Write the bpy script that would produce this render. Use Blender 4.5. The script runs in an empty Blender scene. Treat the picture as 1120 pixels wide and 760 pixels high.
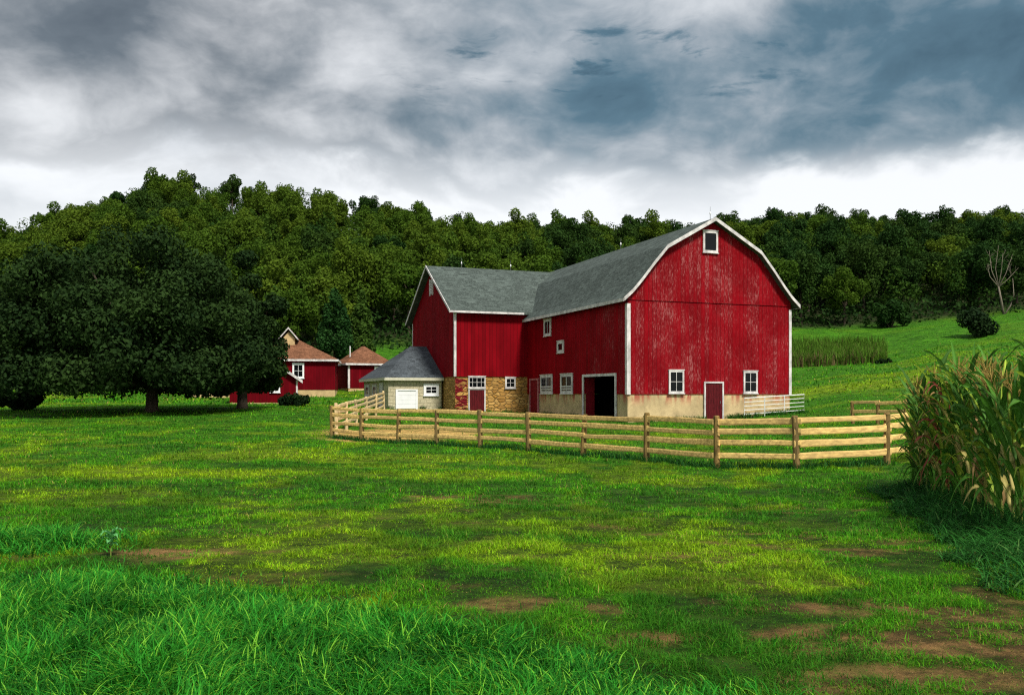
import bpy, math, random
import numpy as np
from mathutils import Vector, Matrix

random.seed(7)
rng = np.random.default_rng(11)
C = bpy.context.scene.collection
sc = bpy.context.scene
EYE = 1.6
F = 960.0                      # focal length in photo pixels (photo 1120 wide)
HOR = 431.0                    # horizon row
def wx(p, Y): return (p - 560.0) / F * Y

# ------------------------------------------------------------------ noise
def _h(ix, iy, seed):
    n = (ix.astype(np.int64) * 374761393 + iy.astype(np.int64) * 668265263 + seed * 974634777) & 0xFFFFFFFF
    n = ((n ^ (n >> 13)) * 1274126177) & 0xFFFFFFFF
    n = n ^ (n >> 16)
    return (n & 0xFFFF) / 65535.0
def vnoise(x, y, seed=0):
    x = np.asarray(x, float); y = np.asarray(y, float)
    ix = np.floor(x); iy = np.floor(y)
    fx = x - ix; fy = y - iy
    fx = fx * fx * (3 - 2 * fx); fy = fy * fy * (3 - 2 * fy)
    a = _h(ix, iy, seed); b = _h(ix + 1, iy, seed); c = _h(ix, iy + 1, seed); d = _h(ix + 1, iy + 1, seed)
    return (a * (1 - fx) + b * fx) * (1 - fy) + (c * (1 - fx) + d * fx) * fy
def fbm(x, y, seed=0, oct=4):
    s = 0; a = 0.5; t = 0
    for k in range(oct):
        s = s + a * vnoise(x * 2 ** k, y * 2 ** k, seed + k * 17); t += a; a *= 0.5
    return s / t
def sstep(a, b, v):
    t = np.clip((v - a) / (b - a), 0, 1)
    return t * t * (3 - 2 * t)

# ------------------------------------------------------------------ terrain
SKY = [(-400, 300), (-150, 275), (8, 247), (60, 232), (120, 210), (200, 187), (260, 204), (290, 206), (320, 199), (380, 215), (440, 229),
       (520, 238), (600, 243), (700, 246), (800, 239), (860, 234), (950, 236), (1030, 240), (1080, 236), (1113, 233), (1300, 236), (1600, 250)]
RIDGE_Y = 235.0
TREE_H = 10.0
def ridge_z(p):
    s = np.interp(p, [a for a, _ in SKY], [b for _, b in SKY])
    return EYE + (HOR - s) * RIDGE_Y / F - TREE_H
YK = np.array([0, 5, 22, 36, 50, 64, 75, 90, 110, 130, 150, 190, 235, 300, 900.])
COLS = {
 -100: [0, 0, -.15, .05, .50, .85, 1.1, 1.6, 2.6, 8.0, 15.0],
    8: [0, 0, -.15, .05, .50, .85, 1.1, 1.6, 2.6, 8.0, 15.0],
  166: [0, 0, -.18, .05, .58, .90, 1.1, 1.5, 2.6, 8.0, 15.0],
  300: [0, 0, -.20, -.05, .58, .80, 1.0, 1.5, 2.8, 9.0, 16.0],
  400: [0, 0, -.24, -.22, .15, .58, 0.9, 1.7, 5.0, 10.5, 16.5],
  500: [0, 0, -.28, -.22, .05, .45, 0.7, 1.5, 4.5, 10.0, 16.0],
  600: [0, 0, -.32, -.20, .00, .20, 0.5, 1.5, 4.5, 10.0, 16.0],
  700: [0, 0, -.32, -.15, .00, .25, 0.7, 1.8, 4.8, 10.0, 15.5],
  780: [0, 0, -.31, -.10, .08, .50, 1.2, 2.5, 5.5, 10.0, 14.5],
  870: [0, 0, -.22, .05, .30, 1.0, 1.9, 3.2, 5.7, 9.8, 14.0],
  950: [0, 0, -.16, .20, .70, 1.7, 2.6, 3.9, 5.9, 9.6, 14.0],
 1050: [0, 0, -.05, .40, 1.1, 2.2, 3.2, 5.0, 7.6, 11.3, 15.3],
 1113: [0, 0, .0, .50, 1.3, 2.5, 3.7, 5.6, 8.4, 12.3, 16.3],
 1300: [0, 0, .0, .50, 1.3, 2.5, 3.7, 5.6, 8.4, 12.3, 16.3]}
PK = np.array(sorted(COLS), float)
TAB = []
for p in sorted(COLS):
    r = float(ridge_z(p)); c = list(COLS[p])
    c += [c[-1] + (r - c[-1]) * 0.52, r, r - 8, r - 60]
    TAB.append(c)
TAB = np.array(TAB)
def hermite(T, y):                      # T (n,k) knot rows per point
    k = np.clip(np.searchsorted(YK, y, side='right') - 1, 0, len(YK) - 2)
    h = np.diff(YK)
    n = np.arange(len(y))
    d = np.diff(T, axis=1) / h
    m = np.zeros_like(T)
    m[:, 1:-1] = (d[:, :-1] * h[1:] + d[:, 1:] * h[:-1]) / (h[1:] + h[:-1])
    m[:, 0] = 0; m[:, -1] = d[:, -1]
    t = (y - YK[k]) / h[k]
    y0 = T[n, k]; y1 = T[n, k + 1]; m0 = m[n, k] * h[k]; m1 = m[n, k + 1] * h[k]
    return (2*t**3 - 3*t**2 + 1) * y0 + (t**3 - 2*t**2 + t) * m0 + (-2*t**3 + 3*t**2) * y1 + (t**3 - t**2) * m1
def height(x, y):
    x = np.atleast_1d(np.asarray(x, float)); y = np.atleast_1d(np.asarray(y, float))
    x, y = np.broadcast_arrays(x, y); shp = x.shape; x = x.ravel(); y = y.ravel()
    yy = np.clip(y, 0, 899.9)
    p = np.clip(560 + F * x / np.maximum(yy, 6.0), PK[0], PK[-1] - 1e-6)
    i = np.clip(np.searchsorted(PK, p, side='right') - 1, 0, len(PK) - 2)
    t = (p - PK[i]) / (PK[i + 1] - PK[i]); t = t * t * (3 - 2 * t)
    T = TAB[i] * (1 - t)[:, None] + TAB[i + 1] * t[:, None]
    z = hermite(T, yy)
    near = sstep(2, 8, yy) * (1 - sstep(100, 160, yy))
    z = z + (fbm(x / 3.1, y / 3.1, 5, 3) - .5) * .10 * near
    z = z + (fbm(x / 1.0, y / 1.0, 9, 2) - .5) * .035 * sstep(2, 5, yy) * (1 - sstep(20, 30, yy))
    z = z + (fbm(x / 26, y / 26, 3, 3) - .5) * 5.0 * sstep(125, 190, yy)
    return z.reshape(shp)
def H(x, y): return float(height(x, y)[0])

def wood_edge(p): return np.interp(p, [-200, 250, 340, 420, 480, 700, 860, 950, 1060, 1120, 1300], [105, 105, 112, 122, 122, 128, 142, 146, 149, 150, 150])
# where bare soil shows (x, y, rx, ry, strength)
DIRT = [(2.7, 6.5, .70, .28, 1.0), (3.15, 6.0, .65, .26, .9), (3.6, 5.6, .6, .25, .8), (1.95, 5.75, .42, .26, .9), (2.9, 5.55, .8, .35, .95), (3.6, 6.9, .7, .3, .5),
        (-3.3, 9.0, .75, .33, 1.0), (1.65, 8.9, .8, .25, .65), (-.6, 14.9, 1.3, .7, .75), (.3, 14.2, 1.1, .5, .5),
        (3.4, 8.9, .6, .25, .65), (.95, 5.7, .35, .22, .9), (.1, 6.6, .6, .2, .65), (2.2, 7.6, 1.0, .3, .35), (3.6, 5.3, .8, .5, .9), (2.3, 5.0, .9, .4, .8)]
def dirt_mask(x, y):
    m = np.zeros_like(x)
    n = fbm(x / .55, y / .4, 21, 4) - .5
    for (cx, cy, rx, ry, s) in DIRT:
        d = np.sqrt(((x - cx) / rx) ** 2 + ((y - cy) / ry) ** 2)
        m = np.maximum(m, s * sstep(1.25, .55, d + n * 1.5))
    m = m * (.45 + .55 * sstep(.36, .56, fbm(x / .17, y / .13, 23, 3)))
    scat = sstep(.62, .74, fbm(x / .6, y / .34, 31, 4)) * sstep(17, 11, y) * (y > 3) * .6
    scat = scat * (.35 + .65 * sstep(-1.5, 2.0, x))
    return np.clip(np.maximum(m, scat), 0, 1)
FENCE_PX = [(970, 22.3), (871.7, 21.6), (784, 22.7), (707, 24.8), (637.7, 26.8), (578.6, 28.8), (525.7, 30.5), (477.7, 32.0), (435.7, 33.3), (395.7, 34.7), (363.4, 35.9)]
FENCE = [(wx(p, Y), Y) for p, Y in FENCE_PX]
def sand_mask(x, y):
    n = fbm(x / 1.3, y / 1.3, 41, 4) - .5
    d = np.sqrt(((x + 4.5) / 3.7) ** 2 + ((y - 38.5) / 5.0) ** 2)
    return sstep(1.2, .75, d + n * .8)
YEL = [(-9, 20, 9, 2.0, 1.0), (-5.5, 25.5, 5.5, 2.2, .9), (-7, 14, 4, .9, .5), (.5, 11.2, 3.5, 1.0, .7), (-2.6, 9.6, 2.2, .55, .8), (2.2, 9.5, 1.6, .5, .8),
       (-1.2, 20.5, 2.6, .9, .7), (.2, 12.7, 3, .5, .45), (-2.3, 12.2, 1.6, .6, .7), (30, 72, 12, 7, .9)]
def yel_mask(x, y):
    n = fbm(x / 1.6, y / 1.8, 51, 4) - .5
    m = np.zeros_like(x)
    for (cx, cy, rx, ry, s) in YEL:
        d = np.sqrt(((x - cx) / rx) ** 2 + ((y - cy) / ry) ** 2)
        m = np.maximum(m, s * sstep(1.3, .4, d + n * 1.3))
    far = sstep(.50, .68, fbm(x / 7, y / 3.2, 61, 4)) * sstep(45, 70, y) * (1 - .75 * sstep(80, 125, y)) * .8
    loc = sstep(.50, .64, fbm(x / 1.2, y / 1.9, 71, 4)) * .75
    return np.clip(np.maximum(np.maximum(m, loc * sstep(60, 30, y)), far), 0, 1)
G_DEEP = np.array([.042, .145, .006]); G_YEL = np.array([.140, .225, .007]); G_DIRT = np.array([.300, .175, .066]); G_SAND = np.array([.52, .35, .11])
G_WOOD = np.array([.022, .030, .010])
def ground_col(x, y):
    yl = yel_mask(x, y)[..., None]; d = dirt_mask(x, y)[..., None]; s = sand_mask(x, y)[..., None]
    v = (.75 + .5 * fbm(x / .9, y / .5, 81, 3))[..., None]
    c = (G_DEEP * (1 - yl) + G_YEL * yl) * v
    soil = sstep(30, 14, y)[..., None] * .55
    th = sstep(.40, .60, fbm(x / .34, y / .34, 101, 3))[..., None]
    c = c * (1 - soil * (1 - th)) + np.array([.034, .060, .009]) * soil * (1 - th)
    c = c * (1 - d) + G_DIRT * v * d
    c = c * (1 - s) + G_SAND * v * s
    return c

# ------------------------------------------------------------------ node helpers
def mat(name, rough=.8, spec=.3):
    m = bpy.data.materials.new(name); m.use_nodes = True
    nt = m.node_tree; b = nt.nodes['Principled BSDF']
    b.inputs['Roughness'].default_value = rough
    b.inputs['Specular IOR Level'].default_value = spec
    return m, nt, b
def nd(nt, t, **kw):
    n = nt.nodes.new(t)
    for k, v in kw.items():
        if k.startswith('i_'):
            key = k[2:]
            n.inputs[int(key) if key.isdigit() else key.replace('_', ' ')].default_value = v
        else: setattr(n, k, v)
    return n
def L(nt, a, b): nt.links.new(a, b)
def math_(nt, op, a, b=None, c=None, clamp=False):
    n = nt.nodes.new('ShaderNodeMath'); n.operation = op; n.use_clamp = clamp
    for i, v in enumerate((a, b, c)):
        if v is None: continue
        if isinstance(v, (int, float)): n.inputs[i].default_value = v
        else: L(nt, v, n.inputs[i])
    return n.outputs[0]
def mixc(nt, fac, a, b, mode='MIX'):
    n = nt.nodes.new('ShaderNodeMix'); n.data_type = 'RGBA'; n.blend_type = mode
    for s, v in ((n.inputs[0], fac), (n.inputs[6], a), (n.inputs[7], b)):
        if isinstance(v, (int, float)): s.default_value = v
        elif isinstance(v, (tuple, list)): s.default_value = (*v, 1) if len(v) == 3 else v
        else: L(nt, v, s)
    return n.outputs[2]
def maprange(nt, v, a, b, c=0., d=1., smooth=True):
    n = nt.nodes.new('ShaderNodeMapRange'); n.interpolation_type = 'SMOOTHSTEP' if smooth else 'LINEAR'
    L(nt, v, n.inputs[0])
    for i, q in enumerate((a, b, c, d)): n.inputs[i + 1].default_value = q
    return n.outputs[0]
def noise(nt, vec, scale, detail=4, rough=.55, dist=0., mapscale=None, out=0):
    if mapscale is not None:
        mp = nd(nt, 'ShaderNodeMapping'); mp.inputs['Scale'].default_value = mapscale; L(nt, vec, mp.inputs[0]); vec = mp.outputs[0]
    n = nd(nt, 'ShaderNodeTexNoise'); n.inputs['Scale'].default_value = scale; n.inputs['Detail'].default_value = detail
    n.inputs['Roughness'].default_value = rough; n.inputs['Distortion'].default_value = dist
    L(nt, vec, n.inputs['Vector']); return n.outputs[out]
def bump(nt, b, hgt, strength=.4, dist=.02):
    n = nd(nt, 'ShaderNodeBump'); n.inputs['Strength'].default_value = strength; n.inputs['Distance'].default_value = dist
    L(nt, hgt, n.inputs['Height']); L(nt, n.outputs[0], b.inputs['Normal'])

def simple(name, col, rough=.7, var=.25, scale=6., bmp=.2, spec=.15, metallic=0., stretch=(1, 1, 1), aged=None):
    m, nt, b = mat(name, rough, spec)
    tc = nd(nt, 'ShaderNodeTexCoord')
    f = noise(nt, tc.outputs['Object'], scale, 6, .6, 0, stretch)
    lo = tuple(c * (1 - var) for c in col); hi = tuple(min(1, c * (1 + var)) for c in col)
    cc_ = mixc(nt, maprange(nt, f, .3, .7), lo, hi)
    if aged:
        oi = nd(nt, 'ShaderNodeObjectInfo'); st_ = noise(nt, tc.outputs['Object'], 1.1, 5, .65, .4)
        cc_ = mixc(nt, math_(nt, 'MULTIPLY', oi.outputs['Random'], .4), cc_, aged); cc_ = mixc(nt, maprange(nt, st_, .52, .72, 0., .6), cc_, tuple(q * .55 for q in aged))
    L(nt, cc_, b.inputs['Base Color'])
    b.inputs['Metallic'].default_value = metallic
    if bmp: bump(nt, b, f, bmp, .02)
    return m

def siding(name, axis, peel, gable=False, dark=1.0):
    """vertical red boards; axis = object axis the boards are counted along; peel = share of paint gone"""
    m, nt, b = mat(name, .8, .06)
    tc = nd(nt, 'ShaderNodeTexCoord'); sp = nd(nt, 'ShaderNodeSeparateXYZ'); L(nt, tc.outputs['Object'], sp.inputs[0])
    u = sp.outputs['XYZ'.index(axis)]; z = sp.outputs[2]
    cb = nd(nt, 'ShaderNodeCombineXYZ'); L(nt, u, cb.inputs[0]); L(nt, z, cb.inputs[1]); uv = cb.outputs[0]
    ub = math_(nt, 'MULTIPLY', u, 1 / .27)
    brd = math_(nt, 'FLOOR', ub); fr = math_(nt, 'FRACT', ub)
    wn = nd(nt, 'ShaderNodeTexWhiteNoise'); wn.noise_dimensions = '1D'; L(nt, brd, wn.inputs['W'])
    big = noise(nt, uv, .9, 5, .6, .3, (1, .45, 1))
    red = mixc(nt, maprange(nt, big, .3, .7), (.180 * dark, .0006, .0035), (.270 * dark, .0015, .007))
    red = mixc(nt, math_(nt, 'MULTIPLY', wn.outputs[0], .55), red, (.105 * dark, .0005, .003))
    # long vertical flakes of lost paint
    if peel > 0:
        streak = noise(nt, uv, 1, 8, .68, .15, (15, 2.6, 1))
        fine = noise(nt, uv, 1, 6, .7, 0, (26, 5, 1))
        zone = noise(nt, uv, 1, 3, .5, .2, (.55, .50, 1))
        pz = math_(nt, 'ADD', math_(nt, 'MULTIPLY', streak, .52), math_(nt, 'MULTIPLY', fine, .48))
        pz = math_(nt, 'ADD', pz, math_(nt, 'MULTIPLY', math_(nt, 'SUBTRACT', zone, .5), .28))
        pz = math_(nt, 'ADD', pz, math_(nt, 'MULTIPLY', math_(nt, 'SUBTRACT', wn.outputs[0], .5), .075))
        if gable:   # bare spot under the attic window
            du = math_(nt, 'MULTIPLY', math_(nt, 'SUBTRACT', u, 5.4), .62); dz = math_(nt, 'MULTIPLY', math_(nt, 'SUBTRACT', z, 7.9), .75)
            rr = math_(nt, 'ADD', math_(nt, 'MULTIPLY', du, du), math_(nt, 'MULTIPLY', dz, dz))
            pz = math_(nt, 'ADD', pz, maprange(nt, rr, 0., 1.4, .035, 0.))
        else:
            pz = math_(nt, 'ADD', pz, maprange(nt, u, 0., 13., .02, -.10))
        fl = maprange(nt, pz, .665 - peel * .12, .745 - peel * .12)
        pale = mixc(nt, fine, (.50, .25, .24), (.32, .09, .09))
        red = mixc(nt, math_(nt, 'MULTIPLY', fl, .60), red, pale)
        wear = maprange(nt, pz, .56 - peel * .12, .68 - peel * .12, 0., .10)
        red = mixc(nt, wear, red, (.55, .11, .12))
    gap = math_(nt, 'LESS_THAN', fr, .085)
    red = mixc(nt, math_(nt, 'MULTIPLY', gap, .7), red, (.05, .002, .004))
    L(nt, red, b.inputs['Base Color'])
    hh = math_(nt, 'ADD', math_(nt, 'MULTIPLY', math_(nt, 'SUBTRACT', 1., gap), .6), math_(nt, 'MULTIPLY', wn.outputs[0], .3))
    hh = math_(nt, 'ADD', hh, math_(nt, 'MULTIPLY', noise(nt, uv, 1, 4, .6, 0, (30, 3, 1)), .25))
    bump(nt, b, hh, .6, .02)
    return m

def shingle(name, col, axis='Y', row=.16):
    m, nt, b = mat(name, .95, .05)
    tc = nd(nt, 'ShaderNodeTexCoord'); sp = nd(nt, 'ShaderNodeSeparateXYZ'); L(nt, tc.outputs['Object'], sp.inputs[0])
    u = sp.outputs['XYZ'.index(axis)]; z = sp.outputs[2]
    cb = nd(nt, 'ShaderNodeCombineXYZ'); L(nt, u, cb.inputs[0]); L(nt, z, cb.inputs[1])
    br = nd(nt, 'ShaderNodeTexBrick'); L(nt, cb.outputs[0], br.inputs['Vector'])
    br.inputs['Scale'].default_value = 1; br.inputs['Brick Width'].default_value = .34; br.inputs['Row Height'].default_value = row
    br.inputs['Mortar Size'].default_value = .008
    br.inputs['Color1'].default_value = (*[c * .6 for c in col], 1); br.inputs['Color2'].default_value = (*[c * 1.5 for c in col], 1)
    br.inputs['Mortar'].default_value = (*[c * .42 for c in col], 1)
    n1 = noise(nt, tc.outputs['Object'], .7, 5, .65, .2); n2 = noise(nt, tc.outputs['Object'], 9, 4, .7)
    c = mixc(nt, math_(nt, 'MULTIPLY', maprange(nt, n1, .38, .62), .6), br.outputs['Color'], tuple(c * .62 for c in col))
    c = mixc(nt, math_(nt, 'MULTIPLY', maprange(nt, n2, .42, .72), .75), c, tuple(min(1, q * 1.9) for q in col))
    L(nt, c, b.inputs['Base Color'])
    bump(nt, b, math_(nt, 'ADD', br.outputs['Fac'], math_(nt, 'MULTIPLY', n2, -.6)), -.5, .02)
    return m

def stone(name, c1, c2, mortar, w=.42, h=.2, red_x=None):
    m, nt, b = mat(name, .9, .15)
    tc = nd(nt, 'ShaderNodeTexCoord')
    sp = nd(nt, 'ShaderNodeSeparateXYZ'); L(nt, tc.outputs['Object'], sp.inputs[0])
    s = math_(nt, 'ADD', sp.outputs[0], sp.outputs[1])
    wob = noise(nt, tc.outputs['Object'], 1.6, 3)
    if red_x is not None:
        cb = nd(nt, 'ShaderNodeCombineXYZ'); L(nt, math_(nt, 'MULTIPLY', math_(nt, 'ADD', s, math_(nt, 'MULTIPLY', wob, .25)), 2.1), cb.inputs[0]); L(nt, math_(nt, 'MULTIPLY', math_(nt, 'ADD', sp.outputs[2], math_(nt, 'MULTIPLY', wob, .12)), 4.6), cb.inputs[1])
        v1 = nd(nt, 'ShaderNodeTexVoronoi', voronoi_dimensions='2D'); v1.inputs['Scale'].default_value = 1; v1.inputs['Randomness'].default_value = .85; L(nt, cb.outputs[0], v1.inputs['Vector'])
        v2 = nd(nt, 'ShaderNodeTexVoronoi', voronoi_dimensions='2D', feature='DISTANCE_TO_EDGE'); v2.inputs['Scale'].default_value = 1; v2.inputs['Randomness'].default_value = .85; L(nt, cb.outputs[0], v2.inputs['Vector'])
        sc_ = nd(nt, 'ShaderNodeSeparateColor'); L(nt, v1.outputs['Color'], sc_.inputs[0])
        n1 = noise(nt, tc.outputs['Object'], 3.5, 6, .65); n2 = noise(nt, tc.outputs['Object'], 14, 4, .6)
        c = mixc(nt, sc_.outputs[0], tuple(q * .55 for q in c1), c2); c = mixc(nt, math_(nt, 'MULTIPLY', sc_.outputs[1], .5), c, (.50, .25, .05))
        c = mixc(nt, math_(nt, 'MULTIPLY', maprange(nt, n2, .45, .75), .5), c, tuple(q * .45 for q in c1))
        edge = maprange(nt, v2.outputs['Distance'], .02, .13, 1., 0.); c = mixc(nt, edge, c, mortar)
        mask = math_(nt, 'MULTIPLY', math_(nt, 'GREATER_THAN', sp.outputs[0], red_x[0]), math_(nt, 'LESS_THAN', sp.outputs[0], red_x[1]))
        band = noise(nt, tc.outputs['Object'], 1, 4, .6, .3, (1.2, 1, 3.6))
        c = mixc(nt, math_(nt, 'MULTIPLY', mask, maprange(nt, band, .42, .50)), c, (.15, .008, .013))
        L(nt, c, b.inputs['Base Color']); bump(nt, b, math_(nt, 'ADD', maprange(nt, v2.outputs['Distance'], .0, .2), math_(nt, 'MULTIPLY', n2, .5)), .9, .05)
        return m
    cb = nd(nt, 'ShaderNodeCombineXYZ'); L(nt, math_(nt, 'ADD', s, math_(nt, 'MULTIPLY', wob, .5)), cb.inputs[0])
    L(nt, math_(nt, 'ADD', sp.outputs[2], math_(nt, 'MULTIPLY', wob, .22)), cb.inputs[1])
    br = nd(nt, 'ShaderNodeTexBrick'); L(nt, cb.outputs[0], br.inputs['Vector']); br.inputs['Scale'].default_value = 1
    br.inputs['Brick Width'].default_value = w; br.inputs['Row Height'].default_value = h; br.inputs['Mortar Size'].default_value = .022
    br.inputs['Mortar Smooth'].default_value = .4; br.inputs['Bias'].default_value = 0.
    br.inputs['Color1'].default_value = (*c1, 1); br.inputs['Color2'].default_value = (*c2, 1); br.inputs['Mortar'].default_value = (*mortar, 1)
    n1 = noise(nt, tc.outputs['Object'], 3.5, 6, .65); n2 = noise(nt, tc.outputs['Object'], 14, 4, .6)
    c = mixc(nt, math_(nt, 'MULTIPLY', maprange(nt, n1, .4, .75), .6), br.outputs['Color'], tuple(q * .42 for q in c1))
    c = mixc(nt, math_(nt, 'MULTIPLY', maprange(nt, n2, .5, .75), .4), c, tuple(min(1, q * 1.4) for q in c2))
    if red_x is not None:          # old red paint left on the stones beside the door
        mask = math_(nt, 'MULTIPLY', math_(nt, 'GREATER_THAN', sp.outputs[0], red_x[0]), math_(nt, 'LESS_THAN', sp.outputs[0], red_x[1]))
        band = noise(nt, tc.outputs['Object'], 1, 3, .5, .2, (.8, 1, 3.6))
        c = mixc(nt, math_(nt, 'MULTIPLY', mask, maprange(nt, band, .42, .50)), c, (.20, .012, .018))
    L(nt, c, b.inputs['Base Color'])
    bump(nt, b, math_(nt, 'ADD', math_(nt, 'MULTIPLY', br.outputs['Fac'], -1.), math_(nt, 'MULTIPLY', n1, .7)), .8, .04)
    return m

def concrete(name, col, stain):
    m, nt, b = mat(name, .9, .15)
    tc = nd(nt, 'ShaderNodeTexCoord'); sp = nd(nt, 'ShaderNodeSeparateXYZ'); L(nt, tc.outputs['Object'], sp.inputs[0])
    n1 = noise(nt, tc.outputs['Object'], 1.2, 6, .65, .3); n2 = noise(nt, tc.outputs['Object'], 9, 5, .6)
    drip = noise(nt, tc.outputs['Object'], 1, 5, .6, .2, (3.2, 3.2, .5))
    c = mixc(nt, maprange(nt, n1, .3, .7), tuple(q * .72 for q in col), tuple(min(1, q * 1.15) for q in col))
    c = mixc(nt, math_(nt, 'MULTIPLY', maprange(nt, n2, .5, .8), .4), c, tuple(q * .5 for q in col))
    f = math_(nt, 'MULTIPLY', maprange(nt, drip, .44, .62), maprange(nt, sp.outputs[2], .8, 1.6, 0., .85))
    c = mixc(nt, f, c, stain)
    L(nt, c, b.inputs['Base Color']); bump(nt, b, n2, .4, .02)
    return m

def leafmat(name, cols, transl=.3, rough=.75, spec=.06):
    """cols: two colours mixed per leaf (attribute Var) and per tree (Object random)"""
    m, nt, b = mat(name, rough, spec)
    at = nd(nt, 'ShaderNodeAttribute', attribute_name='Var'); oi = nd(nt, 'ShaderNodeObjectInfo')
    c = mixc(nt, at.outputs['Fac'], cols[0], cols[1])
    if len(cols) > 2: c = mixc(nt, math_(nt, 'MULTIPLY', maprange(nt, oi.outputs['Random'], .15, .95), .85), c, mixc(nt, at.outputs['Fac'], cols[2], cols[3]))
    L(nt, c, b.inputs['Base Color'])
    tr = nd(nt, 'ShaderNodeBsdfTranslucent'); L(nt, c, tr.inputs[0])
    ms = nd(nt, 'ShaderNodeMixShader'); ms.inputs[0].default_value = transl
    L(nt, b.outputs[0], ms.inputs[1]); L(nt, tr.outputs[0], ms.inputs[2]); L(nt, ms.outputs[0], nt.nodes['Material Output'].inputs[0])
    return m
def colmat(name, transl=.3, rough=.65, spec=.08, mul=1.0):
    m, nt, b = mat(name, rough, spec)
    at = nd(nt, 'ShaderNodeAttribute', attribute_name='Col'); c = at.outputs['Color']
    L(nt, c, b.inputs['Base Color'])
    tr = nd(nt, 'ShaderNodeBsdfTranslucent'); L(nt, c, tr.inputs[0])
    ms = nd(nt, 'ShaderNodeMixShader'); ms.inputs[0].default_value = transl
    L(nt, b.outputs[0], ms.inputs[1]); L(nt, tr.outputs[0], ms.inputs[2]); L(nt, ms.outputs[0], nt.nodes['Material Output'].inputs[0])
    return m

M = {}
M['gable'] = siding('weathered red boards', 'X', 1.0, True)
M['side'] = siding('red boards', 'Y', .72, dark=1.15)
M['wing_front'] = siding('wing red boards', 'X', 0, dark=.92)
M['wing_end'] = siding('wing end red boards', 'Y', 0, dark=.95)
M['outred'] = siding('outbuilding red boards', 'X', 0, dark=.62)
M['roof'] = shingle('grey green shingle', (.062, .077, .070), 'Y')
M['wing_roof'] = shingle('wing shingle', (.064, .080, .072), 'X')
M['grey_roof'] = shingle('dark grey shingle', (.058, .068, .076), 'X')
M['brown_roof'] = shingle('brown shingle', (.145, .066, .036), 'X')
M['white'] = simple('weathered white paint', (.56, .53, .52), .7, .3, 3, .2, stretch=(1, 1, .6))
M['bright'] = simple('clean white paint', (.80, .80, .81), .5, .05, 3, .05)
M['concrete'] = concrete('tan concrete', (.54, .41, .22), (.36, .05, .04))
M['stone'] = stone('yellow fieldstone', (.42, .205, .045), (.58, .36, .12), (.24, .14, .05), red_x=(-5.5, -4.62))
M['milkstone'] = stone('tan block', (.50, .44, .29), (.56, .50, .34), (.42, .37, .24), .5, .26)
M['tanbase'] = simple('tan rendered base', (.50, .36, .18), .9, .2, 2, .3)
M['reddoor'] = simple('dark red door paint', (.085, .005, .008), .7, .4, 3, .15, stretch=(8, 8, 1))
M['pinkpaint'] = simple('pinkish worn paint', (.42, .16, .17), .7, .3, 6, .1)
M['brightdoor'] = simple('red door paint', (.20, .006, .014), .65, .15, 3, .1)
M['dark'] = simple('unlit boards', (.03, .022, .018), .9, .3, 3, .2)
M['iron'] = simple('painted iron', (.10, .10, .10), .45, .2, 6, .1, .5)
M['rail'] = simple('peeled rail wood', (.74, .49, .17), .85, .38, 2.2, .35, stretch=(1.2, 7, 7), aged=(.46, .31, .13))
M['post'] = simple('weathered post wood', (.20, .13, .042), .9, .5, 5, .5, stretch=(2.5, 2.5, .7), aged=(.13, .10, .05))
M['side_rail'] = simple('pale rail wood', (.62, .46, .24), .8, .3, 3, .3)  # paler wood tone for the side fence
M['gate'] = simple('pale galvanised tube', (.72, .72, .70), .4, .1, 6, .05, .5)
M['bark'] = simple('dark bark', (.055, .042, .030), .95, .4, 3, .7, stretch=(3, 3, .6))
M['palebark'] = simple('bleached dead wood', (.17, .145, .11), .9, .35, 2, .4, stretch=(3, 3, .6))
M['corn_stalk'] = simple('corn stalk', (.16, .20, .04), .6, .3, 4, .1)
def glass():
    m, nt, b = mat('dark window glass', .12, .18)
    b.inputs['Base Color'].default_value = (.004, .005, .006, 1); return m
M['glass'] = glass()
M['leaf_forest'] = leafmat('oak foliage', ((.036, .082, .008), (.076, .140, .012), (.060, .105, .009), (.115, .170, .014)), .3)
M['leaf_dark'] = leafmat('deep green oak foliage', ((.010, .034, .006), (.026, .066, .011), (.020, .048, .007), (.044, .082, .012)), .2)  # deeper green leaf colour, mostly for the right-hand wood and the ridge
M['leaf_big'] = leafmat('maple foliage', ((.007, .020, .005), (.028, .058, .012)), .12)
M['leaf_ever'] = leafmat('cedar foliage', ((.010, .040, .009), (.026, .076, .014)), .1)
M['leaf_light'] = leafmat('pale green foliage', ((.035, .075, .012), (.062, .12, .016)), .3)
M['leaf_bush'] = leafmat('dark shrub foliage', ((.006, .018, .007), (.018, .040, .010)), .15)
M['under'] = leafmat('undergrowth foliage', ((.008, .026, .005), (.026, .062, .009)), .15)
M['blade'] = colmat('grass blades', .35, .65, .07)
M['cornleaf'] = colmat('corn leaves', .3, .55, .12)

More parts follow.
